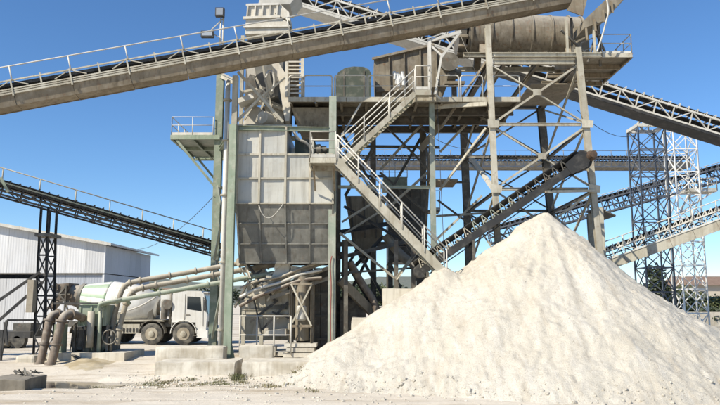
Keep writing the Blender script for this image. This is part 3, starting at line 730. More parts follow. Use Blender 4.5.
# ------------------------------------------------------------------ drum washer and its neighbours
def build_drum():
    Y = 30.4; a = P(466, 35, Y); b = P(579, 40, Y); r = 1.0
    t = thing('drum_washer', 'large dusty brown ribbed washing drum lying high on the tower', 'drum', (a.lerp(b, .5).x, Y, b.z-1.15))
    lathe('drum_shell', a, b, [(0,.7),(.0,r*.97),(.35,r),(.97,r),(1,.75)], 'drum_plate_shaded', t, 36)
    for f in (.03, .2, .37, .55, .72, .88, .985):
        p = a.lerp(b, f); d = (b-a).normalized(); lathe('ring_rib', p-d*.035, p+d*.035, [(0,r+.05),(1,r+.05)], 'drum_plate_shaded', t, 36)
    dd = (b-a).normalized(); p = a - dd*.25; lathe('gear_ring', p-dd*.16, p+dd*.16, [(0,.6),(.01,.98),(.99,.98),(1,.6)], 'dark_steel', t, 28, False)
    for i in range(14):
        an = 2*math.pi*i/14; c = p + V((0, math.cos(an)*.98, math.sin(an)*.98)); lathe('bolt_boss', c-dd*.2, c+dd*.2, [(0,.09),(1,.09)], 'brown_plate', t, 6, False)
    for f in (.12, .86):
        c = a.lerp(b, f)
        for s in (-1, 1):
            bar('cradle', c+V((0, s*.95, -1.25)), c+V((0, s*.62, -.74)), .3, .22, 'brown_plate', t)
    for s in (-1, 1): bar('skid_beam', a+V((-.3, s*.95, -1.3)), V((b.x, b.y, a.z))+V((.5, s*.95, -1.3)), .18, .2, 'pale_steel', t, 'I', (0,1,0))
    # inlet trough to the left of the drum
    q = [P(374, 60, 29.2), P(433, 46, 29.2), P(447, 52, 29.2), P(447, 86, 29.2), P(376, 92, 29.2)]
    prism('inlet_trough', q, (0, 2.2, 0), 'drum_plate_shaded', t)
    for pa, pb in (((389, 57), (390, 90)), ((404, 53.5), (405, 89)), ((420, 50), (421, 87)), ((436, 48.5), (437, 86))):
        bar('trough_rib', P(*pa, 29.14), P(*pb, 29.14), .05, .07, 'drum_plate_shaded', t, side=(1,0,0))
    bar('trough_lip', P(372, 59, 29.12), P(434, 44.5, 29.12), .12, .1, 'tan_plate', t)
    for px in (384, 440):
        p = P(px, 90, 29.4); bar('trough_leg', p, (p.x, p.y, DZ), .14, .14, 'tan_plate', t, 'I', (1,0,0)); bar('trough_leg', p+V((0,1.7,0)), (p.x, p.y+1.7, DZ), .14, .14, 'tan_plate', t, 'I', (1,0,0))
    # drive motor and guards hanging at the drum neck
    c = P(454, 74, 29.3); lathe('drive_motor', c-V((.32,0,0)), c+V((.3,0,0)), [(0,.1),(.02,.3),(.6,.3),(.62,.22),(1,.2)], 'dark_steel', t, 16)
    c = P(449, 62, 29.0); lathe('drive_wheel', c-V((.0,.08,0)), c+V((0,.08,0)), [(0,.2),(.01,.42),(.99,.42),(1,.2)], 'dark_steel', t, 18, False)
    bar('motor_bracket', P(444, 84, 29.3), P(464, 84, 29.3), .5, .12, 'brown_plate', t)
    bar('motor_post', P(454, 84, 29.5), V((P(454, 84, 29.5).x, 29.5, DZ)), .2, .2, 'dark_steel', t)
    return t
build_drum()
# dark tank behind the deck rail
tt = thing('deck_tank', 'dark green round-topped tank standing on the deck behind the rail', 'tank', P(352, 97, 29.6))
x0, x1 = P(336, 90, 29).x, P(371, 90, 29).x; z0, z1 = DZ+.02, P(350, 69.5, 29).z
poly = [(x0, 28.6, z0), (x1, 28.6, z0), (x1, 28.6, z1-.32), (x1-.08, 28.6, z1-.14), (x1-.3, 28.6, z1-.02), ((x0+x1)/2, 28.6, z1), (x0+.4, 28.6, z1-.06), (x0+.1, 28.6, z1-.26), (x0, 28.6, z1-.5)]
prism('tank_body', poly, (0, 1.7, 0), 'tank_green', tt)
for x in (x0+.35, x1-.3): box('tank_strap', (x-.03, 28.57, z0), (x+.03, 28.6, z1-.2), 'dark_steel', tt)
lathe('tank_cap', ((x0+x1)/2, 29.4, z1-.03), ((x0+x1)/2, 29.4, z1+.1), [(0,.2),(.7,.2),(1,.15)], 'dark_steel', tt, 16)

# discharge chute where the conveyor empties into the drum
def build_head_chute():
    Y = 26.6
    t = thing('discharge_chute', 'brown plate chute at the head of the conveyor above the drum', 'chute', P(592, 40, 27.8))
    prism('chute_side', [P(567, 10, Y), P(575, -4, Y), P(590, -12, Y), P(583, 16, Y)], (0, .05, 0), 'brown_plate', t)
    prism('chute_side', [P(567, 10, Y+1.5), P(575, -4, Y+1.5), P(590, -12, Y+1.5), P(583, 16, Y+1.5)], (0, .05, 0), 'brown_plate', t)
    prism('chute_plate', [P(584, 28, Y+.05), P(584, 20, Y+.05), P(618, -12, Y+.05), P(634, -12, Y+.05), P(603, 21, Y+.05)], (0, 1.4, 0), 'tan_plate', t)
    for k in range(4):
        p0 = P(586+k*8.5, 28-k*9, Y-.03); p1 = P(592+k*10, 34-k*12.5, Y-.03)
        bar('chute_rib', p0, p0+V((.02, 0, -.5)), .07, .06, 'brown_plate', t, side=(1,0,0))
    for px, y in ((566, Y+.1), (593, Y+.2), (598, Y+1.2), (571, Y+1.2)):
        p = P(px, 18, y); bar('hanger', p, (p.x, p.y, TZT+.3), .09, .09, 'pale_steel' if y < Y+.5 else 'dark_steel', t)
    tube('hose', [P(607, 0, Y-.1), P(609, 12, Y-.12), P(606, 22, Y-.1), P(603, 34, Y), P(597, 52, Y)], .035, 'white_steel', t, 6, soft=2)
    for p, q in (((561, 30), (588, 56)), ((600, 20), (588, 62)), ((590, 20), (606, 54))): bar('brace', P(*p, Y+.35), P(*q, Y+.8), .07, .07, 'dark_steel', t)
    box('splash_box', (P(578, 50, 28.6).x, 28.9, P(578, 60, 28.6).z), (P(592, 50, 28.6).x, 31.6, P(578, 24, 28.6).z), 'tan_plate', t)
build_head_chute()

# hoist frame on the deck
hf = thing('hoist_frame', 'white angled jib hoist frame standing on the deck by the stair head', 'hoist', P(430, 97, 26.3))
hp = P(429.5, 60, 26.28); bar('post', (hp.x, 26.3, DZ), (hp.x, 26.3, P(430, 40, 26.3).z), .13, .13, 'white_steel', hf)
bar('jib_beam', P(428, 41.5, 26.3), P(461, 32, 26.3), .11, .13, 'white_steel', hf); bar('jib_brace', P(431, 46, 26.3), P(442, 56, 26.3), .08, .08, 'white_steel', hf)
bar('jib_strut', P(459.5, 33, 26.3), P(441.5, 57, 26.3), .09, .1, 'white_steel', hf); bar('jib_strut', P(441.5, 56, 26.3), P(435, 94, 26.3), .08, .09, 'white_steel', hf)
bar('foot_strut', P(434, 93, 26.3), P(440, 99, 26.55), .07, .07, 'white_steel', hf)
tube('hoist_cable', [P(460, 34, 26.25), P(482, 88, 26.5)], .012, 'dark_steel', hf, 5)

# ------------------------------------------------------------------ feed box above the hopper, ladder, lamps
def build_feed_box():
    Y = 28.2
    t = thing('feed_box', 'dust-white ribbed feed box with funnel above the hopper', 'chute', P(268, 125, 28.5))
    def pl(q, m='dusty_white', nm='body', e=1.8, y=Y): return prism(nm, [P(a, b, y) for a, b in q], (0, e, 0), m, t)
    pl([(245, 34), (290, 33), (288, 22), (276, 16), (246, 17)]); pl([(247.5, 16.6), (276, 15.6), (277, 5), (249, 6)], nm='upper_box')
    pl([(275, 14), (290, 21), (289, 12), (280, 4)], nm='hood', e=1.2)
    for px in (247, 254.5, 262, 269.5, 276.5): bar('rib', P(px+1, 5.5, Y-.05), P(px, 17, Y-.05), .06, .08, 'dusty_white', t, side=(1,0,0))
    bar('rib', P(246, 5, Y-.06), P(279, 4, Y-.06), .07, .09, 'white_steel', t); bar('rib', P(243, 18, Y-.06), P(280, 16.5, Y-.06), .08, .1, 'dusty_white', t)
    bar('rib', P(243.5, 27, Y-.06), P(290.5, 26, Y-.06), .07, .07, 'dusty_white', t)
    for p, q in (((252, 34), (254, 62)), ((284, 34), (284, 60))): bar('post', P(*p, Y+.3), P(*q, Y+.3), .12, .12, 'pale_steel', t)
    # funnel and dust-caked chutes under the conveyor
    pl([(246, 60), (284, 58), (278, 96), (262, 100)], 'hopper_grey', 'funnel', 1.6, 27.6)
    pl([(271, 62), (277, 60), (287, 76), (292, 96), (289, 121), (285, 121), (279, 84)], 'dusty_white', 'spout', .5, 27.2)
    pl([(236, 99), (252, 93), (254, 98), (238, 103)], 'white_steel', 'spout', .8, 27.1)
    pl([(246, 66), (254, 62), (256, 76), (250, 74), (248, 78)], 'dusty_white', 'dust_flap', .06, 27.3)
    for p, q in (((262, 62), (272, 112)), ((256, 78), (276, 118)), ((244, 120), (262, 92)), ((268, 92), (256, 122))): bar('strut', P(*p, 27.3), P(*q, 27.3), .08, .08, 'pale_steel', t)
    lathe('gearbox', P(262, 117, 27.0), P(272, 120, 27.6), [(0,.1),(.05,.25),(.9,.25),(1,.1)], 'dusty_white', t, 14)
    pl([(243, 124), (284, 124), (283, 106), (272, 101), (262, 108), (247, 103)], 'dusty_white', 'dust_box', .9, 28.0)
    pl([(246, 58), (285, 56), (283, 104), (248, 106)], 'dark_steel', 'back_plate', .05, 29.3)
    for p, q, w in (((243, 92), (284, 84), .1), ((250, 60), (268, 124), .07), ((282, 66), (268, 100), .09), ((258, 100), (284, 110), .12), ((244, 110), (258, 104), .1)): bar('strut', P(*p, 27.8), P(*q, 27.7), w, w, 'dark_steel' if w < .1 else 'pale_steel', t)
    tube('hose', [P(266, 78, 27.1), P(269, 70, 27.1), P(273, 72, 27.1), P(275, 82, 27.1), P(272, 92, 27.1)], .05, 'white_steel', t, 8, soft=2)
    box('carrier_beam', (P(236, 122, 27.2).x, 27.0, HZS[3]+.18), (P(292, 122, 27.2).x, 27.2, HZS[3]+.36), 'pale_steel', t)
    box('carrier_beam', (P(236, 122, 27.2).x, 28.9, HZS[3]+.18), (P(292, 122, 27.2).x, 29.1, HZS[3]+.36), 'pale_steel', t)
    for px in (241, 287):
        x = P(px, 100, 28.4).x; bar('frame_leg', (x, 28.5, HZS[3]-.1), (x, 28.5, P(px, 36, 28.5).z), .14, .14, 'pale_steel', t, 'I', (1,0,0)); bar('frame_leg', (x, 29.9, HZS[3]-.1), (x, 29.9, P(px, 36, 28.5).z), .14, .14, 'dark_steel', t, 'I', (1,0,0))
    # head end of the high truss conveyor above the box
    prism('head_shroud', [P(258, 5, 28.6), P(290, 4, 28.6), P(300, -8, 28.6), P(262, -10, 28.6)], (0, 1.5, 0), 'white_steel', t)
build_feed_box()
ld = thing('cat_ladder', 'white upright ladder with many rungs beside the feed box', 'ladder', P(295, 97, 26.9))
for px in (286.5, 302.5):
    bar('stile', P(px, 97, 26.85), P(px, 50, 26.85), .10 if px < 290 else .12, .08, 'white_steel', ld, side=(1,0,0))
zA, zB = P(294, 95, 26.85).z, P(294, 52, 26.85).z; n = 11
for i in range(n):
    z = zA + (zB-zA)*(i+.5)/n; bar('rung', (P(286.5, 80, 26.85).x, 26.86, z), (P(302, 80, 26.85).x, 26.86, z), .05, .055, 'white_steel', ld, side=(0,1,0))
box('back_plate', (P(288, 80, 27).x, 27.0, zA-.1), (P(299, 80, 27).x, 27.04, zB), 'brown_plate', ld)
fl = thing('floodlight_mast', 'pole with two floodlights on the conveyor near the feed box', 'lamp', P(221, 72, 25.6))
xm = P(221, 40, 25.6).x; tube('pole', [(xm, 25.95, P(221, 60, 25.9).z), (xm, 25.95, P(221, 10, 25.9).z)], .035, 'white_steel', fl, 8); tube('pole', [(xm-.12, 25.95, P(221, 58, 25.9).z), (xm-.1, 25.95, P(221, 18, 25.9).z)], .03, 'white_steel', fl, 8)
for px, py, w, h in ((220, 12.5, .34, .34), (207.5, 34.5, .48, .24)):
    p = P(px, py, 25.75); h_ = box('lamp_housing', (p.x-w/2, 25.66, p.z-h/2), (p.x+w/2, 25.84, p.z+h/2), 'black_steel', fl); box('lamp_glass', (p.x-w/2+.04, 25.645, p.z-h/2+.04), (p.x+w/2-.04, 25.655, p.z+h/2-.04), 'lamp_glass', h_)
bar('bracket', P(208, 33, 25.9), (xm, 25.93, P(221, 18, 25.9).z), .035, .035, 'white_steel', fl); bar('bracket', P(213, 34, 25.9), P(221, 38, 25.9), .03, .03, 'white_steel', fl)

# ------------------------------------------------------------------ dark discharge conveyor over the pile
def build_discharge():
    a, b = P(424, 274, 25.3), P(586, 163, 25.3)
    d, n, u = frame_vectors(a, b); L = (b-a).length; W = .85; pt = lambda s, k, h: a + d*s + n*k + u*h
    t = thing('stacker_conveyor', 'dark troughed stacker conveyor with a fat head pulley reaching over the sand pile', 'conveyor', a)
    for k in (0, W): 
        q = MB(); q.obox(a, d, n, u, 0, L-.2, k-.025, k+.025, 0, .26); q.out('stringer', 'black_steel', t)
    q = MB(); q.obox(a, d, n, u, 0, L-.2, .03, W-.03, -.02, .0); q.out('bottom_plate', 'dark_steel', t)
    N = 17
    for i in range(N):
        s = .15 + (L-.9)*i/(N-1)
        f = MB()
        for k in (-.02, W+.02): f.bar(pt(s-.11, k, .24), pt(s, k, .58), .035, .035); f.bar(pt(s+.12, k, .24), pt(s+.02, k, .58), .03, .03)
        f.bar(pt(s, 0, .3), pt(s, W, .3), .06, .05); f.out('idler', 'pale_steel' if i < 6 else 'grey_green' if i < 11 else 'dark_steel', t)
    B = MB(); c = W/2
    for k0, h0, k1, h1 in ((-.47, .60, -.2, .42), (-.2, .42, .2, .42), (.2, .42, .47, .60)):
        q = [pt(x, c+k, h) for x in (-.1, L) for k, h in ((k0, h0), (k1, h1))]; r = [v-u*.03 for v in q]; B.add(q+r, [(0,1,3,2),(4,6,7,5),(0,4,5,1),(2,3,7,6),(0,2,6,4),(1,5,7,3)])
    B.out('belt', 'rubber', t)
    q = MB(); q.obox(a, d, n, u, 0, L, .06, W-.06, -.12, -.095); q.out('return_belt', 'rubber', t)
    hc = pt(L-.02, 0, .16)
    lathe('head_pulley', hc+n*.02, hc+n*(W-.02), [(0,.05),(.01,.36),(.99,.36),(1,.05)], 'rubber', t, 24)
    for k in (-.05, W+.05): prism('head_cheek', [pt(L-.7, k, -.05), pt(L-.05, k, -.15), pt(L+.2, k, .02), pt(L+.24, k, .3), pt(L-.1, k, .47), pt(L-.7, k, .4)], n*.02, 'black_steel', t)
    lathe('gear_motor', hc+d*.3-n*.35+V((.05,0,-.02)), hc+d*.3+n*.05+V((.05,0,-.02)), [(0,.06),(.02,.13),(.3,.15),(.32,.1),(.9,.2),(1,.16)], 'gear_rust', t, 14)
    lathe('tail_pulley', pt(.0, .05, .15), pt(.0, W-.05, .15), [(0,.25),(1,.25)], 'rubber', t, 16)
    for s, z in ((L*.30, 0), (L*.02, 0)):
        for k in (.0, W): p = pt(s, k, -.01); bar('support_leg', p, (p.x, p.y, .3), .1, .1, 'dark_steel', t)
    p = pt(L*.74, 0, -.02); bar('tie_bracket', p, pB(p.z+.2)+V((0,-.17,0)), .09, .09, 'pale_steel', t); p = pt(L*.47, W, -.02); bar('tie_bracket', p, pA(p.z)+V((0,-.17,0)), .09, .09, 'pale_steel', t)
build_discharge()

# ------------------------------------------------------------------ far conveyors and lattice masts
def lattice_mast(name, label, px0, px1, pyT, Y, m, bays, cap=True):
    xa, xb = P(px0, pyT, Y).x, P(px1, pyT, Y).x; w = xb-xa; zt = P(px0, pyT, Y).z; z0 = .35
    t = thing(name, label, 'lattice tower', ((xa+xb)/2, Y+w/2, z0), 'lattice conveyor towers')
    cs = [(xa, Y), (xb, Y), (xb, Y+w), (xa, Y+w)]
    for x, y in cs: bar('leg', (x, y, z0), (x, y, zt), 0.11, .11, m, t, 'L', (1,0,0))
    zs = [z0 + (zt-z0)*i/bays for i in range(bays+1)]
    for i in range(4):
        (x0, y0), (x1, y1) = cs[i], cs[(i+1) % 4]
        for j in range(bays):
            bar('brace', (x0, y0, zs[j]), (x1, y1, zs[j+1]), .05, .05, m, t); bar('brace', (x1, y1, zs[j]+.02), (x0, y0, zs[j+1]+.02), .045, .045, m, t)
            bar('girt', (x0, y0, zs[j+1]), (x1, y1, zs[j+1]), .06, .06, m, t)
    if cap:
        for i in range(4):
            (x0, y0), (x1, y1) = cs[i], cs[(i+1) % 4]; bar('cap_beam', (x0, y0, zt+.05), (x1, y1, zt+.05), .16, .18, 'white_steel', t)
        for sx in (.2, .5, .8):
            bar('cap_strut', (xa+w*sx, Y, zt+.1), (xa+w*(.35+.3*sx), Y+w/2, zt+.75), .1, .1, 'white_steel', t); bar('cap_strut', (xa+w*sx, Y+w, zt+.1), (xa+w*(.35+.3*sx), Y+w/2, zt+.75), .1, .1, 'white_steel', t)
    return t
lattice_mast('lattice_tower', 'dark blue-grey lattice tower with a white cap under the truss conveyor', 638, 665, 126, 39.0, 'blue_steel', 9)
lattice_mast('lattice_tower', 'white-painted lattice tower next to the dark blue-grey one', 673, 696, 126, 43.0, 'truck_white', 9, False)
truss_conveyor('horizontal_conveyor', 'level dark grey conveyor bridge far behind the tower', P(335, 166, 58.0), P(690, 167, 60.0), .75, 1.5, 44, 'blue_steel', True, cw=.13, bw=.07, tray=(.02, .45, 'dark_steel'), rails=('n',), railm='dark_steel', idler='dark_steel', rail_h=.65)
truss_conveyor('rising_conveyor', 'dark lattice conveyor climbing right across the two lattice towers', P(492, 243, 47.0), P(492, 243, 47.0).lerp(P(760, 170, 45.0), 1.4), .85, 1.2, 36, 'blue_steel', True, cw=.10, bw=.07, rails=('f',), railm='pale_steel', idler='blue_steel', rail_h=.5)
# platform on the rising conveyor
rp = thing('conveyor_platform', 'small white railed platform beside the climbing lattice conveyor', 'platform', P(702, 192, 44.2))
x0, x1 = P(684, 190, 44).x, P(714, 190, 44).x; z = P(700, 191, 44).z
box('deck', (x0, 43.6, z-.1), (x1, 44.8, z), 'white_steel', rp); railing(rp, [(x0, 44.75, z), (x0, 43.62, z), (x1, 43.62, z), (x1, 44.75, z)], .75, 'white_steel', .8, r=.035)
for x in (x0+.2, x1-.2): bar('strut', (x, 43.7, z-.1), (P(681, 215, 43.2).x, 43.3, z-1.5), .08, .08, 'white_steel', rp)
# near right conveyor with tan box beam
def build_right_conveyor():
    a, b = P(604, 271, 29.6), P(604, 271, 29.6).lerp(P(760, 215, 28.2), 1.5)
    t, pt, L = truss_conveyor('boxed_conveyor', 'conveyor with a deep tan box beam and white truss sides right of the pile', a + V((0,0,.42)), b + V((0,0,.42)), .34, 1.0, 20, 'white_steel', cw=.06, bw=.04, idler='white_steel', rails=('n',), railm='white_steel', belt_u=.04, rail_h=.42)
    for i in range(10):
        q = MB(); a2 = a + V((0,0,.0)); d, n, u = frame_vectors(a, b); LL = (b-a).length
        q.obox(a2, d, n, u, LL*i/10+.006, LL*(i+1)/10-.006, .0, 1.0, -.03, .37); q.out('box_beam_panel', 'pale_steel', t)
    p = P(601.5, 240, 29.4); p2 = P(605, 208, 29.4)
    bar('tail_post', (p.x+.02, 29.35, .3), (P(599, 208, 29.35).x, 29.35, P(599, 208, 29.35).z), .26, .26, 'pale_steel', t, 'I', (1,0,0))
    bar('tail_post', (p.x+.05, 30.6, .3), (P(599, 208, 29.35).x, 30.6, P(599, 210, 29.35).z), .22, .22, 'pale_steel', t, 'I', (1,0,0))
    c = P(605, 211, 29.3); prism('cap_plate', [c+V((-.3,0,.12)), c+V((.45,0,-.22)), c+V((.45,0,-.17)), c+V((-.3,0,.18))], (0, 1.5, 0), 'dark_steel', t)
    for f in (.60, .92):
        for k in (.1, .9): q = pt(L*f, k, -.45); bar('support_leg', q, (q.x, q.y, .3), .14, .14, 'white_steel', t, 'I', (1,0,0))
build_right_conveyor()

# ------------------------------------------------------------------ left black conveyor on lattice leg
def build_left_conveyor():
    a, b = P(-40, 183, 25.7), P(224, 257, 31.2)
    t, pt, L = truss_conveyor('black_conveyor', 'black lattice conveyor descending behind the green column on the left', a, b, .43, .62, 15, 'black_steel', cw=.07, bw=.042, rails=('f',), railm='pale_steel', idler='black_steel', belt_u=.02, rail_h=.8)
    d, n, u = frame_vectors(a, b)
    bar('yellow_stringer', pt(0, -.06, .46), pt(L, -.06, .46), .03, .05, 'grey_green', t)
    bar('yellow_strut', P(8, 196-4, 26.0), P(2, 178, 26.0)+V((0,-.1,0)), .1, .1, 'pipe_green', t)
    return pt, L
build_left_conveyor()
def build_left_leg():
    Y = 26.45
    t = thing('conveyor_trestle', 'black lattice trestle leg with raking struts under the black conveyor', 'trestle', P(42, 350, 26.9))
    zc = P(44, 235, Y).z
    for y in (Y, Y+.75):
        p, q = P(41.5, 207, Y), P(48.5, 207, Y); p0, q0 = P(32.5, 371, Y), P(44, 371, Y)
        for u_, v_, u1 in ((p, p0, P(39.5, 235, Y)), (q, q0, P(47, 235, Y))):
            bar('leg', (v_.x, y, .3), (u1.x, y, zc), .075, .075, 'black_steel', t, 'L', (1,0,0)); bar('leg', (u1.x, y, zc), (u_.x, y, u_.z), .075, .075, 'black_steel', t, 'L', (1,0,0))
        n = 6
        for i in range(n):
            f0, f1 = i/n, (i+1)/n
            l0 = V((p0.x, y, .4)).lerp(V((P(39.5, 235, Y).x, y, zc)), f0); l1 = V((p0.x, y, .4)).lerp(V((P(39.5, 235, Y).x, y, zc)), f1)
            r0 = V((q0.x, y, .4)).lerp(V((P(47, 235, Y).x, y, zc)), f0); r1 = V((q0.x, y, .4)).lerp(V((P(47, 235, Y).x, y, zc)), f1)
            bar('brace', l0, r1, .04, .04, 'black_steel', t); bar('brace', r0, l1, .04, .04, 'black_steel', t); bar('girt', l1, r1, .06, .06, 'black_steel', t)
    box('collar_plate', (P(36, 235, Y).x, Y-.12, zc-.06), (P(52, 235, Y).x, Y+.85, zc+.06), 'dark_steel', t)
    # motor box on the leg and raking struts to the lower left
    c = P(31.5, 292, Y-.25); box('drive_guard', (c.x-.1, Y-.4, c.z-.75), (c.x+.13, Y-.1, c.z+.45), 'pipe_pale', t)
    for (x0_, y0_), (x1_, y1_) in (((40, 272), (-12, 308)), ((43, 282), (-12, 330))): bar('raking_strut', P(x0_, y0_, Y-.05), P(x1_, y1_, Y-.5), .1, .1, 'black_steel', t)
    bar('cross_bar', P(34, 320, Y-.1), P(7, 320, Y-.5), .07, .07, 'black_steel', t); 
    pp = P(7, 320, Y-.5); bar('prop', pp, (pp.x-.15, pp.y, .25), .08, .08, 'black_steel', t)
    pp = P(-12, 308, Y-.5); bar('prop', pp, (pp.x, pp.y, .25), .1, .1, 'black_steel', t)
    pp = P(2, 330, Y-.5); bar('prop', pp, (pp.x, pp.y, .25), .12, .1, 'black_steel', t); bar('prop', P(5, 322, Y-.5), P(7, 345, Y-.5), .09, .09, 'black_steel', t)
build_left_leg()

# ------------------------------------------------------------------ mixer truck
def build_truck():
    Y = 34.6; gzv = .40
    o = P(183, 342, Y); X0 = o.x
    t = thing('mixer_truck', 'white concrete mixer truck with green-striped drum rear behind the pipes', 'truck', (X0-3, Y+1.2, gzv))
    B = lambda x, y, z: V((X0 + x, Y + y, gzv + z))
    def bx(nm, lo, hi, m, par=t): return box(nm, B(*lo), B(*hi), m, par)
    for y in (.55, 1.65): bar('chassis_rail', B(-6.3, y, .98), B(1.2, y, .98), .1, .26, 'dark_steel', t)
    for x in (0, -1.55, -3.55, -4.9):
        for y0, y1 in ((.0, .36), (1.94, 2.3)):
            c0, c1 = B(x, y0, .53), B(x, y1, .53)
            w = lathe('wheel', c0, c1, [(0,.3),(0,.44),(.08,.52),(.92,.52),(1,.44),(1,.3)], 'tyre', t, 28)
            e = c0 if y0 < 1 else c1; s = -1 if y0 < 1 else 1
            lathe('rim', e+V((0,-s*.12,0)), e+V((0,s*.015,0)), [(0,.3),(.4,.28),(.9,.31),(1,.31)] if True else 0, 'pipe_pale', w, 22); lathe('hub', e+V((0,s*.01,0)), e+V((0,s*.09,0)), [(0,.15),(.7,.14),(1,.08)], 'pale_steel', w, 14)
        bar('axle', B(x, .3, .53), B(x, 2.0, .53), .14, .14, 'dark_steel', t)
        f = MB(); pts = [B(x + .62*math.cos(a), 0, .55 + .62*math.sin(a)) for a in [math.pi*k/10 for k in range(11)]]
        for i in range(10): f.add([pts[i]+V((0,-.02,0)), pts[i+1]+V((0,-.02,0)), pts[i+1]+V((0,.4,0)), pts[i]+V((0,.4,0))], [(0,1,2,3)])
        fo = f.out('fender', 'truck_white' if x > -1 else 'dark_steel', t); md = fo.modifiers.new('s', 'SOLIDIFY'); md.thickness = .03
    # cab: side profile extruded across
    prof = [(-.62,.75),(-.6,1.08),(.56,1.08),(.6,.55),(1.06,.5),(1.1,1.4),(.93,2.45),(.8,2.6),(-.5,2.62),(-.6,2.5)]
    cab = prism('cab', [B(x, .08, z) for x, z in prof], (0, 2.15, 0), 'truck_white', t)
    prism('side_window', [B(.12,.07,1.72), B(.84,.07,1.62), B(.76,.07,2.3), B(.12,.07,2.34)], (0,.02,0), 'glass_dark', cab)
    prism('windscreen', [B(1.105,.25,1.5), B(1.105,2.05,1.5), B(.965,2.0,2.35), B(.965,.3,2.35)], (.012,0,0), 'glass_dark', cab)
    bar('door_seam', B(.02,.07,1.1), B(.02,.07,2.45), .02, .012, 'dark_steel', cab); bar('door_seam', B(.93,.07,.9), B(.9,.07,2.3), .02, .012, 'dark_steel', cab); bx('door_handle', (.08,.05,1.42), (.26,.075,1.47), 'dark_steel', cab)
    bx('mirror', (1.0,-.2,1.65), (1.1,.0,2.2), 'black_steel', cab); bar('mirror_arm', B(.95,.08,2.25), B(1.05,-.1,2.2), .03, .03, 'black_steel', cab); bar('mirror_arm', B(1.05,.08,1.6), B(1.05,-.1,1.66), .03, .03, 'black_steel', cab)
    bx('bumper', (.65,.0,.35), (1.18,2.3,.72), 'truck_white', t); bx('headlight', (1.16,.15,.5), (1.2,.6,.66), 'lamp_glass', t); bx('headlight', (1.16,1.7,.5), (1.2,2.15,.66), 'lamp_glass', t)
    bx('step', (.5,-.04,.44), (.64,.1,.48), 'dark_steel', t); bx('roof_visor', (.8,.3,2.5), (1.08,2.0,2.56), 'truck_white', cab)
    # body equipment between cab and drum
    bx('water_tank', (-1.25,.3,1.35), (-.8,2.0,2.45), 'truck_white', t); lathe('air_cleaner', B(-1.02,.15,1.25), B(-1.02,.15,2.2), [(0,.15),(.9,.15),(1,.08)], 'dark_steel', t, 14); lathe('gauge_disc', B(-.85,-.02,1.95), B(-.85,.06,1.95), [(0,.25),(1,.25)], 'dark_steel', t, 18)
    tube('exhaust', [B(-.72,.2,1.0), B(-.72,.2,2.7)], .06, 'dark_steel', t, 8)
    bx('side_guard', (-3.0,.02,.55), (-2.15,.1,1.0), 'pale_steel', t); bx('side_locker', (-2.1,.05,.6), (-2.0,.6,1.05), 'dark_steel', t)
    for i in range(5): bx('guard_slot', (-2.95+i*.16,.0,.62), (-2.86+i*.16,.019,.8), 'black_steel', t)
    bx('platform', (-5.2,.12,1.12), (-1.0,2.15,1.2), 'pale_steel', t)
    for x in (-1.8, -5.0): bx('drum_pedestal', (x-.12,.5,1.2), (x+.12,1.8,1.75), 'dark_steel', t)
    # drum
    a, b = B(-1.55, 1.15, 1.82), B(-6.1, 1.15, 2.42); sg = 40
    q = MB(); pr = [(0,.4),(.02,.65),(.25,.96),(.5,.98),(.53,.97)]; q.lathe(a, b, pr, sg); d = q.out('drum', 'truck_white', t)
    for p in d.data.polygons: p.use_smooth = len(p.vertices) == 4
    q = MB(); pr = [(.53,.965),(.56,.95),(.82,.66),(.84,.62)]; q.lathe(a, b, pr, sg); mids = [1 if (i % sg) % 4 < 2 else 0 for i in range(sg*3)] + [0, 0]
    c = q.out('drum_cone', ['truck_white', 'truck_stripe'], t, mids=mids)
    for p in c.data.polygons: p.use_smooth = len(p.vertices) == 4
    lathe('roller_ring', a.lerp(b,.835), a.lerp(b,.87), [(0,.67),(1,.67)], 'dark_steel', t, sg); lathe('drum_mouth', a.lerp(b,.86), a.lerp(b,1.0), [(0,.6),(.7,.5),(1,.52)], 'pipe_brown', t, sg)
    lathe('drive_gear', B(-1.3,1.15,1.8), a, [(0,.3),(.6,.35),(1,.42)], 'dark_steel', t, 18)
    # rear charging hopper, chute and ladder work
    prism('charge_hopper', [B(-6.6,.5,2.95), B(-5.9,.5,3.0), B(-6.0,.5,2.5), B(-6.35,.5,2.4)], (0,1.3,0), 'pipe_brown', t)
    for p0, p1 in (((-6.7,.45,2.8),(-5.9,.45,2.0)), ((-6.7,.45,2.0),(-6.0,.45,2.9)), ((-6.9,.45,2.4),(-5.8,.45,2.45)), ((-6.5,.4,3.0),(-6.5,.4,1.2)), ((-6.0,.4,2.9),(-6.0,.4,1.2)), ((-6.8,1.8,2.9),(-6.3,1.8,1.2)), ((-6.9,.5,2.2),(-5.8,.5,2.1)), ((-6.95,.6,3.0),(-6.3,.6,2.4))): bar('hopper_stay', B(*p0), B(*p1), .07, .07, 'dark_steel', t)
    prism('discharge_spout', [B(-6.5,.8,2.5), B(-6.1,.8,2.6), B(-6.9,.8,1.7), B(-7.1,.8,1.75)], (0,.7,0), 'pipe_brown', t)
    tube('water_hose', smooth_path([B(-5.0,-.02,1.65), B(-3.4,-.05,1.5), B(-2.3,-.05,1.75), B(-1.4,-.02,2.3)], 2), .04, 'white_steel', t, 8)
build_truck()

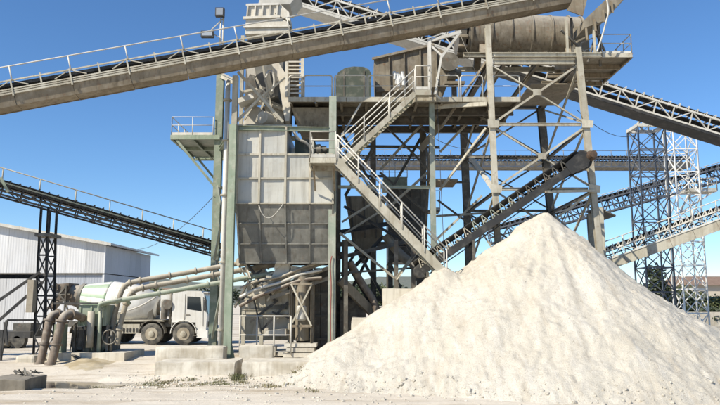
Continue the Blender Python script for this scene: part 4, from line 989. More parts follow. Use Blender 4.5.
# ------------------------------------------------------------------ pump station left and the pipes
def build_pump():
    Y = 26.6
    zg = .25
    t = thing('pump_station', 'green pump unit with tank box and control cabinet on a concrete plinth', 'pump', P(90, 362, 27))
    b0, b1 = P(47, 362, 26.0), P(124, 362, 26.0)
    pl = box('plinth', (b0.x, 26.0, .0), (b1.x, 28.4, .62), 'concrete', t)
    box('plinth_step', (b0.x-.6, 26.2, .0), (b0.x-.02, 27.6, .45), 'concrete', t)
    x = lambda px: P(px, 320, Y).x; z = lambda py: P(90, py, Y).z
    box('tank_box', (x(79), 26.5, z(326)), (x(107), 27.7, z(305)), 'pipe_green', t); box('tank_lid', (x(55), 26.4, z(304.5)), (x(108), 27.8, z(302.5)), 'black_steel', t)
    for px in (81, 92, 105): box('tank_rib', (x(px)-.03, 26.46, z(326)), (x(px)+.03, 26.5, z(305.5)), 'green_steel', t)
    box('control_cabinet', (x(61), 26.05, z(352)), (x(69.5), 26.5, z(324)), 'pipe_green', t); box('cabinet_door', (x(62), 26.03, z(350)), (x(69), 26.048, z(326)), 'pipe_green', t)
    for px in (76, 86, 99, 109): 
        for y in (26.55, 27.6): bar('leg', (x(px), y, .6), (x(px), y, z(325)), .1, .1, 'dark_steel', t)
    lathe('pump_motor', V((x(72), 27.0, z(344))), V((x(88), 27.0, z(344))), [(0,.1),(.03,.36),(.7,.36),(.72,.28),(1,.26)], 'dark_steel', t, 18); lathe('pump_volute', V((x(96), 26.5, z(343))), V((x(96), 27.2, z(343))), [(0,.2),(.05,.45),(.95,.45),(1,.2)], 'tank_green', t, 22)
    for i in range(7): p = V((x(73+i*1.6), 27.0, z(344))); lathe('motor_fin', p-V((.012,0,0)), p+V((.012,0,0)), [(0,.4),(1,.4)], 'dark_steel', t, 18)
    tube('riser', [(x(94), 26.3, z(311)), (x(94), 26.3, z(338)), (x(94), 26.3, z(347))], .13, 'pipe_pale', t, 12); tube('riser', [(x(102.5), 26.35, z(308)), (x(102.5), 26.35, z(352))], .07, 'pipe_green', t, 10); tube('riser', [(x(112), 26.6, z(330)), (x(112), 26.6, z(358))], .06, 'dark_steel', t, 8)
    tube('valve_wheel', [V((x(112)+.26*math.cos(a), 26.4, z(337)+.26*math.sin(a))) for a in [2*math.pi*k/16 for k in range(17)]], .025, 'dark_steel', t, 6); bar('valve_stem', (x(112), 26.38, z(337)), (x(112), 26.9, z(337)), .05, .05, 'dark_steel', t)
    box('engine_block', (x(73), 26.75, .62), (x(110), 27.9, z(327)), 'black_steel', t); box('engine_cover', (x(76), 26.62, z(350)), (x(91), 26.74, z(330)), 'dark_steel', t)  # solid dark machinery mass, bulked up to widen the cast shadow
    tube('hose', smooth_path([P(72, 355, 25.95), P(80, 358, 25.9), P(84, 366, 25.5), P(83, 374, 24.6)], 2), .05, 'rubber', t, 8)
    # spill of wet slurry down the plinth
    for i in range(6): bar('conduit', (x(74+i*6), 26.4, .62), (x(75+i*6), 26.45, z(330-i*2 % 5)), .03, .03, 'black_steel', t)
    return x, z
build_pump()
def pipe(name, label, pts, r, m, flanges=(), soft=2, seg=12, group=None):
    pts = [V(p) for p in pts]; lo = min(pts, key=lambda p: p.z)
    t = thing(name, label, 'pipe', lo, group); pp = smooth_path(pts, soft)
    tube('pipe_run', pp, r, m, t, seg)
    n = len(pp)
    for f in flanges:
        i = min(n-2, int(f*(n-1))); c = pp[i].lerp(pp[i+1], .5); d = (pp[i+1]-pp[i]).normalized(); lathe('flange', c-d*.035, c+d*.035, [(0,r*1.45),(1,r*1.45)], m, t, 14)
    return t
def G(px, py, Y, z): p = P(px, py, Y); p.z = z; return p
pipe('suction_pipe', 'fat rust-brown pipe bending into the pump, next to the trestle', [G(38, 373, 25.4, .05), P(43.5, 350, 25.5), P(48, 326, 25.6), P(51, 315, 25.7), P(60, 313.5, 26.0), P(73, 317, 26.4)], .14, 'pipe_brown', (.12,.3,.5,.72), seg=14)
pipe('suction_pipe', 'fat rust-brown pipe bending into the pump, next to the control cabinet', [G(49, 374, 25.2, .05), P(55, 350, 25.3), P(60, 328, 25.4), P(63.5, 315, 25.5), P(73, 314, 25.9), P(83, 318, 26.45)], .15, 'pipe_brown', (.12,.3,.5,.72), seg=14)
pipe('slurry_pipe', 'upper brown slurry pipe rising from the pump to the hopper base', [P(110, 343, 26.9), P(113, 322, 27.0), P(119, 298, 27.1), P(124, 285, 27.2), P(136, 281, 27.3), P(180, 274, 27.6), P(240, 263, 27.9), P(292, 255, 28.0)], .098, 'pipe_pale', (.12,.3,.42,.5,.58,.66,.74,.82,.9))
pipe('slurry_pipe', 'lower brown slurry pipe rising from the pump to the hopper base', [P(117, 345, 26.7), P(120, 325, 26.8), P(126, 303, 26.9), P(132, 291, 27.0), P(145, 287, 27.1), P(185, 280.5, 27.4), P(240, 270, 27.7), P(296, 262, 27.8)], .10, 'pipe_pale', (.14,.32,.45,.52,.6,.7,.76,.82,.9))
pipe('water_pipe', 'straight pale green pipe running from the tank box to the hopper', [P(99, 305, 26.3), P(110, 302, 26.35), P(175, 290.5, 26.8), P(240, 279, 27.3), P(285, 271, 27.6)], .088, 'pipe_green', (.12,.28,.45,.6,.75,.9))
pipe('water_pipe', 'short green pipe dipping from the tank box along the front', [P(99, 311, 26.2), P(99, 304.5, 26.15), P(104, 302.6, 26.15), P(118, 300, 26.25), P(126, 299, 26.6), P(130, 304, 26.75)], .06, 'pipe_green', ())

# ------------------------------------------------------------------ screens and chutes under the hopper
def build_underhopper():
    t = thing('dewatering_screen', 'dust-caked dewatering screen and chutes beneath the hopper', 'machine', P(270, 345, 28))
    def pl(nm, q, y, e, m='dusty_white'): return prism(nm, [P(a, b, y) for a, b in q], (0, e, 0), m, t)
    pl('screen_side', [(243, 309), (292, 303), (292, 289), (280, 285), (246, 297)], 27.7, .06); pl('screen_side', [(243, 309), (292, 303), (292, 289), (280, 285), (246, 297)], 29.3, .06)
    pl('screen_deck', [(246, 302), (292, 296), (292, 294.5), (246, 300.5)], 27.78, 1.5, 'pale_steel')
    for i in range(6): bar('screen_rib', P(248+i*8, 297.5-i*2, 27.67), P(249+i*8, 308.5-i*1, 27.67), .06, .05, 'pale_steel', t, side=(1,0,0))
    pl('chute', [(266, 288), (283, 254), (291, 254), (287, 292)], 27.2, .9); pl('chute', [(248, 268), (262, 262), (270, 284), (262, 290)], 28.2, .6, 'white_steel'); pl('chute', [(252, 292), (262, 287), (262, 293), (253, 297)], 27.4, .4)
    pl('side_plate', [(276, 258), (283, 255), (281, 266), (274, 270)], 27.1, .05); pl('side_plate', [(290, 270), (297, 268), (298, 276), (288, 278)], 27.1, .05)
    for p, q, w in (((246, 262), (276, 302), .1), ((250, 322), (278, 300), .09), ((262, 330), (288, 302), .09), ((244, 282), (262, 270), .08), ((272, 312), (290, 318), .07), ((254, 300), (262, 334), .06), ((242, 300), (256, 286), .07)): bar('strut', P(*p, 27.4), P(*q, 27.5), w, w, 'black_steel', t)
    for p, q in (((258, 287), (326, 262)), ((262, 293), (328, 268)), ((270, 298), (332, 277))): bar('underflow_launder', P(*p, 27.0), P(*q, 27.3), .16, .14, 'tan_plate', t)
    for px in (244, 262, 290):
        for y in (27.7, 29.3): p = P(px, 305, y); bar('frame_post', (p.x, y, .35), p, .14, .14, 'pale_steel', t, 'I', (1,0,0))
    for y in (27.66, 29.36): bar('frame_beam', (P(242, 330, y).x, y, P(242, 312, y).z), (P(294, 330, y).x, y, P(242, 312, y).z), .12, .18, 'pale_steel', t, 'I', (0,1,0))
    pl('collecting_box', [(252, 336), (290, 336), (286, 312), (256, 314)], 28.0, 1.2, 'dusty_white'); pl('launder_box', [(264, 336), (286, 336), (286, 329), (266, 331)], 27.0, .6)
    lathe('exciter_motor', P(250, 286, 27.5), P(258, 284, 27.9), [(0,.1),(.03,.2),(.9,.2),(1,.08)], 'pale_steel', t, 14); lathe('valve', P(238, 262, 27.5), P(245, 262, 27.7), [(0,.16),(.5,.2),(1,.16)], 'pipe_pale', t, 12)
    R2 = random.Random(12)
    for k in range(9):
        px = 242 + k*6.2; py = 300 - k*3.6 + R2.uniform(-6, 6); y = 27.0 + R2.uniform(0, .9)
        p = P(px, py, y); w, h_ = R2.uniform(.18, .42), R2.uniform(.08, .3); tl = R2.uniform(-.25, .35)
        prism('launder', [p, p+V((w*1.6, 0, tl*w*1.6)), p+V((w*1.6, 0, tl*w*1.6+h_)), p+V((-.05, 0, h_*1.1))], (0, .5, 0), R2.choice(('dusty_white', 'pale_steel', 'dusty_white')), t)
    for k in range(10):
        a_ = P(R2.uniform(240, 330), R2.uniform(256, 300), 27.3); b_ = a_ + V((R2.uniform(-.9, .9), R2.uniform(-.2, .4), R2.uniform(-1.1, .3))); bar('bracket', a_, b_, .06, .07, R2.choice(('pale_steel', 'dark_steel', 'dusty_white')), t, 'L')
    for k in range(3):
        tube('conduit', [P(240, 288+k*9, 27.0+k*.1), P(258, 280+k*8, 26.9), P(280, 278+k*5, 26.9), P(300, 268+k*6, 27.0), P(322, 262+k*8, 27.1)], .045+.012*k, ('pipe_pale', 'white_steel', 'pipe_brown')[k], t, 8, soft=2)
    for k in range(4): box('spill_slab', (P(243+k*12, 338, 26.9).x, 26.7, .45), (P(252+k*12, 338, 26.9).x, 27.3, .62+.09*(k % 3)), 'dusty_white', t)
    pl('rear_screen_wall', [(240, 340), (298, 340), (298, 290), (240, 298)], 30.2, .08, 'pale_steel')
    # rear wall and dark bin
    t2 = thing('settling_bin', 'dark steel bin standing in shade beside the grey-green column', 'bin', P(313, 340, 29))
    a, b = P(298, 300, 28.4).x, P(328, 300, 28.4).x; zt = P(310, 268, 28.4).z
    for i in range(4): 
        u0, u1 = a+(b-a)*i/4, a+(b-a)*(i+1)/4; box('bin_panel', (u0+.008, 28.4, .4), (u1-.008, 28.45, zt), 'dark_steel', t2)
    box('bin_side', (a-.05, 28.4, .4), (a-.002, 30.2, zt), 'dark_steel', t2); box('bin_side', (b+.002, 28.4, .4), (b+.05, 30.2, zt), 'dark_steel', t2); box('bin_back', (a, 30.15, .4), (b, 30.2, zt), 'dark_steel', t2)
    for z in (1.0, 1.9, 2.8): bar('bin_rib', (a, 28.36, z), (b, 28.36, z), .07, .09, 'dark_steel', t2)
    # railing in front
    t3 = thing('guard_fence', 'low pale tube guard rail in front of the dust-caked screen', 'railing', P(265, 345, 26.6))
    z0 = .55; x0, x1 = P(240, 330, 26.4).x, P(291, 330, 26.4).x
    railing(t3, [(x0, 26.4, z0), (x1, 26.4, z0)], P(265, 316, 26.4).z - z0, 'white_steel', .62, (1.0, .5, .06), r=.03, toe=False)
    # X-braced stand
    t4 = thing('braced_stand', 'upright X-braced steel stand with a drum motor on stacked slabs', 'stand', P(302, 340, 26.9))
    xa, xb = P(291, 300, 26.7).x, P(312, 300, 26.7).x; zt, zb = P(300, 284, 26.7).z, P(300, 326, 26.7).z
    for x in (xa, xb):
        for y in (26.7, 27.5): bar('post', (x, y, .4), (x, y, zt), .09, .09, 'brown_plate', t4, 'L', (1,0,0))
    bar('brace', (xa, 26.66, zb), (xb, 26.66, zt), .06, .06, 'pale_steel', t4); bar('brace', (xa, 26.62, zt), (xb, 26.62, zb), .06, .06, 'pale_steel', t4)
    for z in (zt, zb): bar('cross_bar', (xa, 26.64, z), (xb, 26.64, z), .09, .09, 'brown_plate', t4); bar('cross_bar', (xa, 27.5, z), (xb, 27.5, z), .09, .09, 'brown_plate', t4)
    c = P(301.5, 313, 26.9); lathe('drum_motor', c-V((0,0,.28)), c+V((0,0,.28)), [(0,.14),(.1,.2),(.9,.2),(1,.14)], 'white_steel', t4, 14)
    lathe('column_tube', V((c.x, 27.2, 1.0)), V((c.x, 27.2, zt+.3)), [(0,.26),(1,.26)], 'tan_plate', t4, 16)
    for k, (w, h) in enumerate(((.62, .16), (.52, .15), (.6, .12))):
        z = .42 + k*.19; box('slab', (c.x-w, 26.45+.05*k, z), (c.x+w, 27.3, z+h), 'dusty_white', t4)
build_underhopper()
# dark equipment behind the stairs
def build_rear():
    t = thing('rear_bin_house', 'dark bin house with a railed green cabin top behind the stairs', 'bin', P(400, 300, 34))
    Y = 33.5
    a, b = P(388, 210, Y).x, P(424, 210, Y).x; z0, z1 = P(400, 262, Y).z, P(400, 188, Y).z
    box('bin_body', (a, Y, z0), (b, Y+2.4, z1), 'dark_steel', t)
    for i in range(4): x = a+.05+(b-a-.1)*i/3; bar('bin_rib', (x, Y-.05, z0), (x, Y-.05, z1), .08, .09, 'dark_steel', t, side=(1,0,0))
    for x in (a+.1, b-.1):
        for y in (Y+.1, Y+2.3): bar('leg', (x, y, .35), (x, y, z0), .22, .22, 'dark_steel', t, 'I', (1,0,0))
    bar('leg_brace', (a+.1, Y+.1, .5), (b-.1, Y+.1, z0), .09, .09, 'dark_steel', t); bar('leg_brace', (b-.1, Y+.1, .5), (a+.1, Y+.1, z0), .09, .09, 'dark_steel', t)
    c, d = P(383, 190, Y).x, P(407, 190, Y).x
    box('cabin', (c, Y-.3, z1), (d, Y+1.5, P(400, 178, Y).z), 'pipe_green', t); zc = P(400, 178, Y).z
    railing(t, [(c, Y-.25, zc), (d, Y-.25, zc)], .75, 'white_steel', .3, (1., .66, .33), r=.02, toe=False)
    # walkway to the right with small white rail
    e = P(440, 208, Y).x; box('walk_deck', (b, Y, P(430, 210, Y).z-.08), (e, Y+1.0, P(430, 210, Y).z), 'dark_steel', t); railing(t, [(b+.3, Y+.02, P(430, 210, Y).z), (e, Y+.02, P(430, 210, Y).z)], .95, 'white_steel', .35, (1., .5), r=.02)
    box('roof_plate', (P(431, 182, 28).x, 28.0, P(431, 181, 28).z), (P(458, 182, 28).x, 29.6, P(431, 179, 28).z), 'brown_plate', t)
    bar('roof_arm', P(424, 178, 28.8), P(424, 186, 33.6), .1, .1, 'dark_steel', t); bar('roof_arm', P(420, 180, 28.8), P(440, 180, 28.8), .1, .1, 'dark_steel', t)
    # struts between hopper frame and pile
    t2 = thing('underpass_frame', 'tangle of dark raking beams beneath the stairs above the concrete blocks', 'steel frame', P(370, 335, 28.5))
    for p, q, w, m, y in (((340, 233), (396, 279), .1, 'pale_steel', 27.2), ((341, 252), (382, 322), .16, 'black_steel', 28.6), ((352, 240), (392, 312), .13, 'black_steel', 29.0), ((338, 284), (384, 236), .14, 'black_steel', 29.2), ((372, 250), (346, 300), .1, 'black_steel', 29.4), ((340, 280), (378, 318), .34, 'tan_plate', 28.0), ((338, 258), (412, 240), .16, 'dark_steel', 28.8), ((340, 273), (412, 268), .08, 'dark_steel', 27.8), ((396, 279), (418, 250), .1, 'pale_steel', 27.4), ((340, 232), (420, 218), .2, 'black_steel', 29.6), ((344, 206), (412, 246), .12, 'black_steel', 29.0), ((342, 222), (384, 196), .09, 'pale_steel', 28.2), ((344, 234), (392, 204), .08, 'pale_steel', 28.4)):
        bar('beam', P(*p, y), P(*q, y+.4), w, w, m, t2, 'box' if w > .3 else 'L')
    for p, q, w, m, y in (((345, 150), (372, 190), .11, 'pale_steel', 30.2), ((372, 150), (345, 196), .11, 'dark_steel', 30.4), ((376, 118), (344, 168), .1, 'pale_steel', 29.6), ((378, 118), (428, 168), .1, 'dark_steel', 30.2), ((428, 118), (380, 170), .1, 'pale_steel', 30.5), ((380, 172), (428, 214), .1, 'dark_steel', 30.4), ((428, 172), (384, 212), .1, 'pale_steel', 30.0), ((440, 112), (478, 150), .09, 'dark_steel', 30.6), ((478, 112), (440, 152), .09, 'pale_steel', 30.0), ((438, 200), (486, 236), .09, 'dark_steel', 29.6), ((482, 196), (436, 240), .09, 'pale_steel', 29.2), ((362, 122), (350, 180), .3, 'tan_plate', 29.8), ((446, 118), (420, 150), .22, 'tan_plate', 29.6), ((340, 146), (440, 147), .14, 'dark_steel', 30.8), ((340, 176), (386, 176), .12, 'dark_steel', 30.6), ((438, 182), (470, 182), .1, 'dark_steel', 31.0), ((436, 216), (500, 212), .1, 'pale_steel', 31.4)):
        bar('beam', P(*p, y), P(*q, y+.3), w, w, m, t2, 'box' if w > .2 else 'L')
    prism('transfer_bin', [P(345, 196, 30.8), P(386, 196, 30.8), P(382, 238, 30.8), P(362, 262, 30.8), P(352, 240, 30.8)], (0, 1.6, 0), 'tan_plate', t2)
    for k in range(3): bar('bin_rib', P(350+k*14, 197, 30.74), P(354+k*11, 238, 30.74), .07, .07, 'dark_steel', t2, side=(1,0,0))
    tube('duct', [P(386, 236, 29.6), P(396, 250, 29.4), P(408, 262, 29.0), P(424, 266, 28.6)], .2, 'tan_plate', t2, 12, soft=2)
    tube('duct', [P(350, 262, 28.2), P(362, 284, 28.2), P(374, 300, 28.0), P(380, 322, 27.8)], .14, 'pipe_brown', t2, 12, soft=2)
    for px, y in ((396, 27.6), (413, 27.8), (344, 29.6), (346, 27.4)):
        p = P(px, 240, y); bar('post', (p.x, y, .35), (p.x, y, p.z), .16, .16, 'dark_steel', t2, 'I', (1,0,0))
    box('machine_housing', (P(340, 320, 29).x, 29.2, .4), (P(366, 320, 29).x, 30.6, P(350, 300, 29).z), 'dark_steel', t2)
    pipe('red_hose', 'thin red hose hanging down the grey-green column', [P(332, 256, 26.0), P(330, 264, 25.98), P(331.5, 285, 25.98), P(330.5, 312, 25.98), G(331, 340, 25.95, .42)], .022, 'red_hose', (), 2, 6)
build_rear()

# ------------------------------------------------------------------ concrete
def block(name, label, lo, hi, m, group=None, r=.06, parts=1):
    lo, hi = V(lo), V(hi); bm = bmesh.new(); bmesh.ops.create_cube(bm, size=1); sz = hi-lo
    bmesh.ops.subdivide_edges(bm, edges=bm.edges[:], cuts=14, use_grid_fill=True)
    for v in bm.verts:
        p = V((lo.x+(v.co.x+.5)*sz.x, lo.y+(v.co.y+.5)*sz.y, lo.z+(v.co.z+.5)*sz.z))
        q = V((min(max(p.x, lo.x+r), hi.x-r), min(max(p.y, lo.y+r), hi.y-r), min(max(p.z, lo.z), hi.z-r)))     # rounded corners
        dlt = p-q
        if dlt.length > r: p = q + dlt.normalized()*r
        nz = noise.noise_vector(p*2.2)*.028 + noise.noise_vector(p*7)*.012; v.co = p + nz*(1.3 if name.endswith('kerb') else .8)
    c = V(((lo.x+hi.x)/2, (lo.y+hi.y)/2, lo.z))
    for v in bm.verts: v.co -= c
    me = bpy.data.meshes.new(name); bm.to_mesh(me); bm.free(); me.materials.append(MATS[m]); me.polygons.foreach_set('use_smooth', [True]*len(me.polygons)); me.set_sharp_from_angle(angle=rad(28))
    o = bpy.data.objects.new(name, me); COL.objects.link(o); o.location = c
    return tag(o, label, 'concrete block', group)
def bpx(px0, px1, py0, y, y1, z0=.2): a = P(px0, py0, y); b = P(px1, py0, y); return (a.x, y, z0), (b.x, y1, a.z)
l, h = bpx(383, 421, 288.5, 26.6, 28.0); block('concrete_block', 'tall tan concrete retaining block half buried by the sand, topmost step', l, h, 'concrete', r=.03)
l, h = bpx(351.5, 384, 318, 26.0, 27.4); h = (h[0]-.01, h[1], h[2]); block('concrete_block', 'low tan concrete block one step below the tall one', l, h, 'concrete', r=.03)
l, h = bpx(155, 224, 346.5, 24.6, 25.35, .1); block('concrete_barrier', 'whitewashed round-ended concrete barrier in front of the green column', l, h, 'pale_concrete', r=.09)
l, h = bpx(155, 235, 362, 22.9, 24.2, -.05); block('concrete_kerb', 'long low concrete footing below the whitewashed barrier', l, (h[0], 24.55, h[2]), 'pale_concrete', r=.025)
l, h = bpx(241.5, 330, 362, 22.8, 24.6, -.05); block('concrete_kerb', 'low concrete footing running from the gap to the sand pile', l, h, 'pale_concrete', r=.025)
l, h = bpx(239, 273, 345.5, 25.2, 25.7, .2); block('concrete_wall', 'small white concrete wall right of the green column foot', l, h, 'pale_concrete', r=.04)
l, h = bpx(-14, 25.5, 379, 19.9, 21.3, -.15); block('concrete_sump', 'dark weathered concrete sump box at the puddle edge', l, h, 'sump', r=.04)
sr = thing('scrap_pile', 'heap of thin scrap bars lying on the dark concrete sump', 'scrap', ((l[0]+h[0])/2, 21, h[2]))
for i in range(16):
    p = V((random.uniform(l[0]+.3, h[0]-.1), random.uniform(20.5, 21.4), h[2]+.03)); q = p + V((random.uniform(-.4,.4), random.uniform(-.2,.2), random.uniform(.02,.16))); bar('scrap_bar', p, q, .04, .03, 'dark_steel', sr)
# round stone-like lumps by the trestle
for (px, py, y, s, lab) in ((26, 366, 25.6, .42, 'squat concrete footing beside the rust-brown pipes'), (33, 365, 25.9, .36, 'smaller concrete footing wedged behind the rust-brown pipes')):
    p = P(px, py, y); o = box('footing', (p.x-s, y, -.05), (p.x+s*.7, y+.7, .55), 'concrete'); tag(o, lab, 'footing'); bv = o.modifiers.new('b', 'BEVEL'); bv.width = .1; bv.segments = 2
mv = []; mf = []
for j in range(25):
    for i in range(37):
        x = -11.0 + 2.6*i/36; y = 23.2 + 2.9*j/24; e = math.sin(math.pi*i/36)*(1-.0*j)
        w = math.exp(-((x+9.75-.25*(26-y))/.8)**2)*sm(23.2, 25.6, y)
        mv.append((x, y, gz(x, y) - .05 + .15*w + .10*noise.noise((x*2.2, y*2.2, 7))*w + .04*noise.noise((x*7, y*7, 7))*w))
for j in range(24):
    for i in range(36): k = j*37+i; mf.append((k, k+1, k+38, k+37))
tag(obj('slurry_spill', mv, mf, 'mud', None, True), 'yellow-brown tongue of dried slurry below the pump plinth', 'mud')
# dark flat machine by the shed
dm = thing('flatbed_trailer', 'dark low flatbed with a pale plank parked before the white shed', 'trailer', P(12, 345, 33))
a, b = P(-25, 340, 32).x, P(30, 340, 32).x
box('bed', (a, 32, .85), (b, 34, 1.15), 'black_steel', dm); box('skirt', (a, 32.1, .45), (b-.3, 32.3, .83), 'black_steel', dm); box('plank', (a, 31.8, .55), (P(10, 340, 32).x, 31.98, .72), 'pipe_pale', dm)
for x in (a+.4, a+1.3, b-.6): lathe('wheel', (x, 32.0, .75), (x, 32.35, .75), [(0,.2),(.02,.36),(.98,.36),(1,.2)], 'tyre', dm, 18)
box('crate', (b-1.0, 32.4, 1.15), (b-.2, 33.4, 1.5), 'dark_steel', dm)

# ------------------------------------------------------------------ sand pile
def build_pile():
    ap = P(545, 209, 25.6); apx, apy, apz = ap.x, ap.y, ap.z
    c2 = (P(585, 300, 24.2).x, 24.0, apz-1.75); c3 = (P(632, 300, 25.0).x, 25.0, apz-2.6); c4 = (P(447, 300, 24).x, 24.6, apz-2.15); c5 = (P(372, 300, 22).x, 22.6, 1.5); c6 = (P(680, 300, 24).x, 23.8, 1.7)
    def h(x, y):
        def cone(cx, cy, cz, s, rx=1., ry=1.):
            r = math.hypot((x-cx)/rx, (y-cy)/ry); return cz - s*(math.sqrt(r*r+.008)-.05)
        an0 = math.atan2(y-apy, x-apx); vals = [cone(apx, apy, apz, .70+.27*max(0, math.cos(an0))**2*(1 if y > apy-4 else .5)), cone(*c2, .70), cone(*c3, .64), cone(*c4, .66), cone(*c5, .5, 1.1), cone(*c6, .60, 1.3)]
        k = 11.0; mx = max(vals); z = mx + math.log(sum(math.exp(k*(v-mx)) for v in vals))/k - .05
        an = math.atan2(y-apy, x-apx); r = math.hypot(x-apx, y-apy)
        z += .05*noise.noise((an*7, r*.25, 1))*min(1, r*.5) + .15*noise.noise((x*.75, y*.75, 2)) + .045*noise.noise((x*2.0, y*2.0, 4)) + .05*noise.noise((x*4.3, y*4.9, 6)) + .042*noise.noise((x*8.3, y*9, 8)) + .022*noise.noise((x*16, y*15, 9))*(.5+noise.noise((x*.9, y*.9, 70)))
        z += .06*(.5-abs(noise.noise((an*9+.3*noise.noise((x, y, 5)), r*.35, 14))))*min(1, r*.35) - .06*abs(noise.noise((x*1.3, y*1.3, 50)))
        pit = noise.noise((x*3.1, y*2.4, 33)); z -= .30*max(0, pit-.52)
        # slumped rills
        rl = noise.noise((an*4.2+1.2, r*.12, 11)); z -= .55*max(0, rl-.30)*min(1, r*.3)
        lump = noise.noise((x*1.7, y*1.7, 20)); z += .30*max(0, lump-.42)
        return max(z, -.25 + .0) if z > -.25 else -.25
    xs = np.arange(-4.6, 19.5, .062); ys = list(np.arange(15.0, 26.6, .062)) + list(np.arange(26.6, 35.5, .25))
    vs = []; ok = []
    for y in ys:
        for x in xs: z = h(float(x), float(y)); vs.append((float(x), float(y), z))
    n = len(xs); fs = []
    for j in range(len(ys)-1):
        for i in range(n-1):
            k = j*n+i; q = (k, k+1, k+n+1, k+n)
            if any(vs[v][2] > gz(vs[v][0], vs[v][1]) - .12 for v in q): fs.append(q)
    used = sorted({v for f in fs for v in f}); mp = {v: i for i, v in enumerate(used)}
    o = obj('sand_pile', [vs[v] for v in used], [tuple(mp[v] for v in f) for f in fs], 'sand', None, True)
    tag(o, 'huge pile of pale cream washed sand under the dark stacker conveyor', 'sand pile')
    # loose clods scattered on the slope and at its foot
    R = random.Random(3); cm = MB()
    ico = bmesh.new(); bmesh.ops.create_icosphere(ico, subdivisions=1, radius=1); iv = [v.co.copy() for v in ico.verts]; fi = [tuple(v.index for v in f.verts) for f in ico.faces]; ico.free()
    for i in range(6000):
        x = R.uniform(-3.5, 14); y = R.uniform(16.0, 25.5); z = h(x, y)
        if z > .5 and R.random() < .5: continue
        g_ = gz(x, y)
        if z < g_: 
            if R.random() < .75: continue
            z = g_
        s = R.choice((.010, .012, .013, .015, .017, .02, .028, .04)) * R.uniform(.7, 1.2)
        if z > .5: s *= .8; z -= s*.5
        else: s *= R.choice((1, 1.3, 2.0))
        cm.add([V((x, y, z)) + V((v.x*s*R.uniform(.8,1.4), v.y*s*R.uniform(.8,1.3), v.z*s*R.uniform(.6,1.))) for v in iv], fi)
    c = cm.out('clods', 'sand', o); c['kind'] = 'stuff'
    return h
PH = build_pile()

# ------------------------------------------------------------------ weeds, rubble
def weeds():
    R = random.Random(5); q = MB(); st = MB()
    spots = []
    for i in range(120): px = R.uniform(140, 300); y = R.uniform(20.8, 22.4); spots.append((P(px, 380, 21.5).x, y, R.uniform(.4, 1)))
    for i in range(60): px = R.uniform(20, 140); y = R.uniform(20.6, 21.4); spots.append((P(px, 384, 21).x, y, R.uniform(.3, .7)))
    for i in range(30): spots.append((P(R.uniform(235, 241), 380, 22.6).x, R.uniform(22.3, 23.2), R.uniform(.8, 1.5)))
    for i in range(6): spots.append((P(R.uniform(290, 330), 380, 20).x, R.uniform(19.3, 20.6), R.uniform(.4, .9)))
    for x, y, s in spots:
        if noise.noise((x*.8, y*.8, 40)) < -.12: continue
        z = max(gz(x, y), PH(x, y)); 
        for k in range(R.randint(14, 30)):
            a = R.uniform(0, 6.28); l = R.uniform(.04, .14)*s; bx_ = x + R.gauss(0, .11)*s; by = y + R.gauss(0, .11)*s; w = R.uniform(.006, .014); lean = R.uniform(.2, 1.1)
            t = V((math.cos(a)*l*lean, math.sin(a)*l*lean, l)); p = V((bx_, by, z-.01)); sd = V((-math.sin(a), math.cos(a), 0))*w
            q.add([p-sd, p+sd, p+t*.6+sd*.7, p+t*.6-sd*.7, p+t-V((0,0,l*.15))], [(0,1,2,3),(3,2,4)])
    o = q.out('weeds', 'leaf_dry'); o['kind'] = 'stuff'; o['label'] = 'patchy dry weeds along the foot of the concrete footings'; o['category'] = 'weeds'
    ico = bmesh.new(); bmesh.ops.create_icosphere(ico, subdivisions=1, radius=1); iv = [v.co.copy() for v in ico.verts]; fi = [tuple(v.index for v in f.verts) for f in ico.faces]; ico.free()
    for i in range(900):
        if R.random() < .6: px = R.uniform(120, 340); y = R.gauss(21.9, .7)
        else: px = R.uniform(-20, 740); y = R.uniform(17.5, 24)
        x = P(px, 380, y).x; z = gz(x, y); s = R.uniform(.012, .05)
        if y > 22.7 and x > P(155, 370, 22.8).x: continue
        st.add([V((x, y, z)) + V((v.x*s*R.uniform(.8,1.4), v.y*s*R.uniform(.8,1.3), v.z*s*.8)) for v in iv], fi)
    o = st.out('gravel', 'concrete'); o['kind'] = 'stuff'; o['label'] = 'loose stones scattered over the dusty yard'; o['category'] = 'gravel'
weeds()

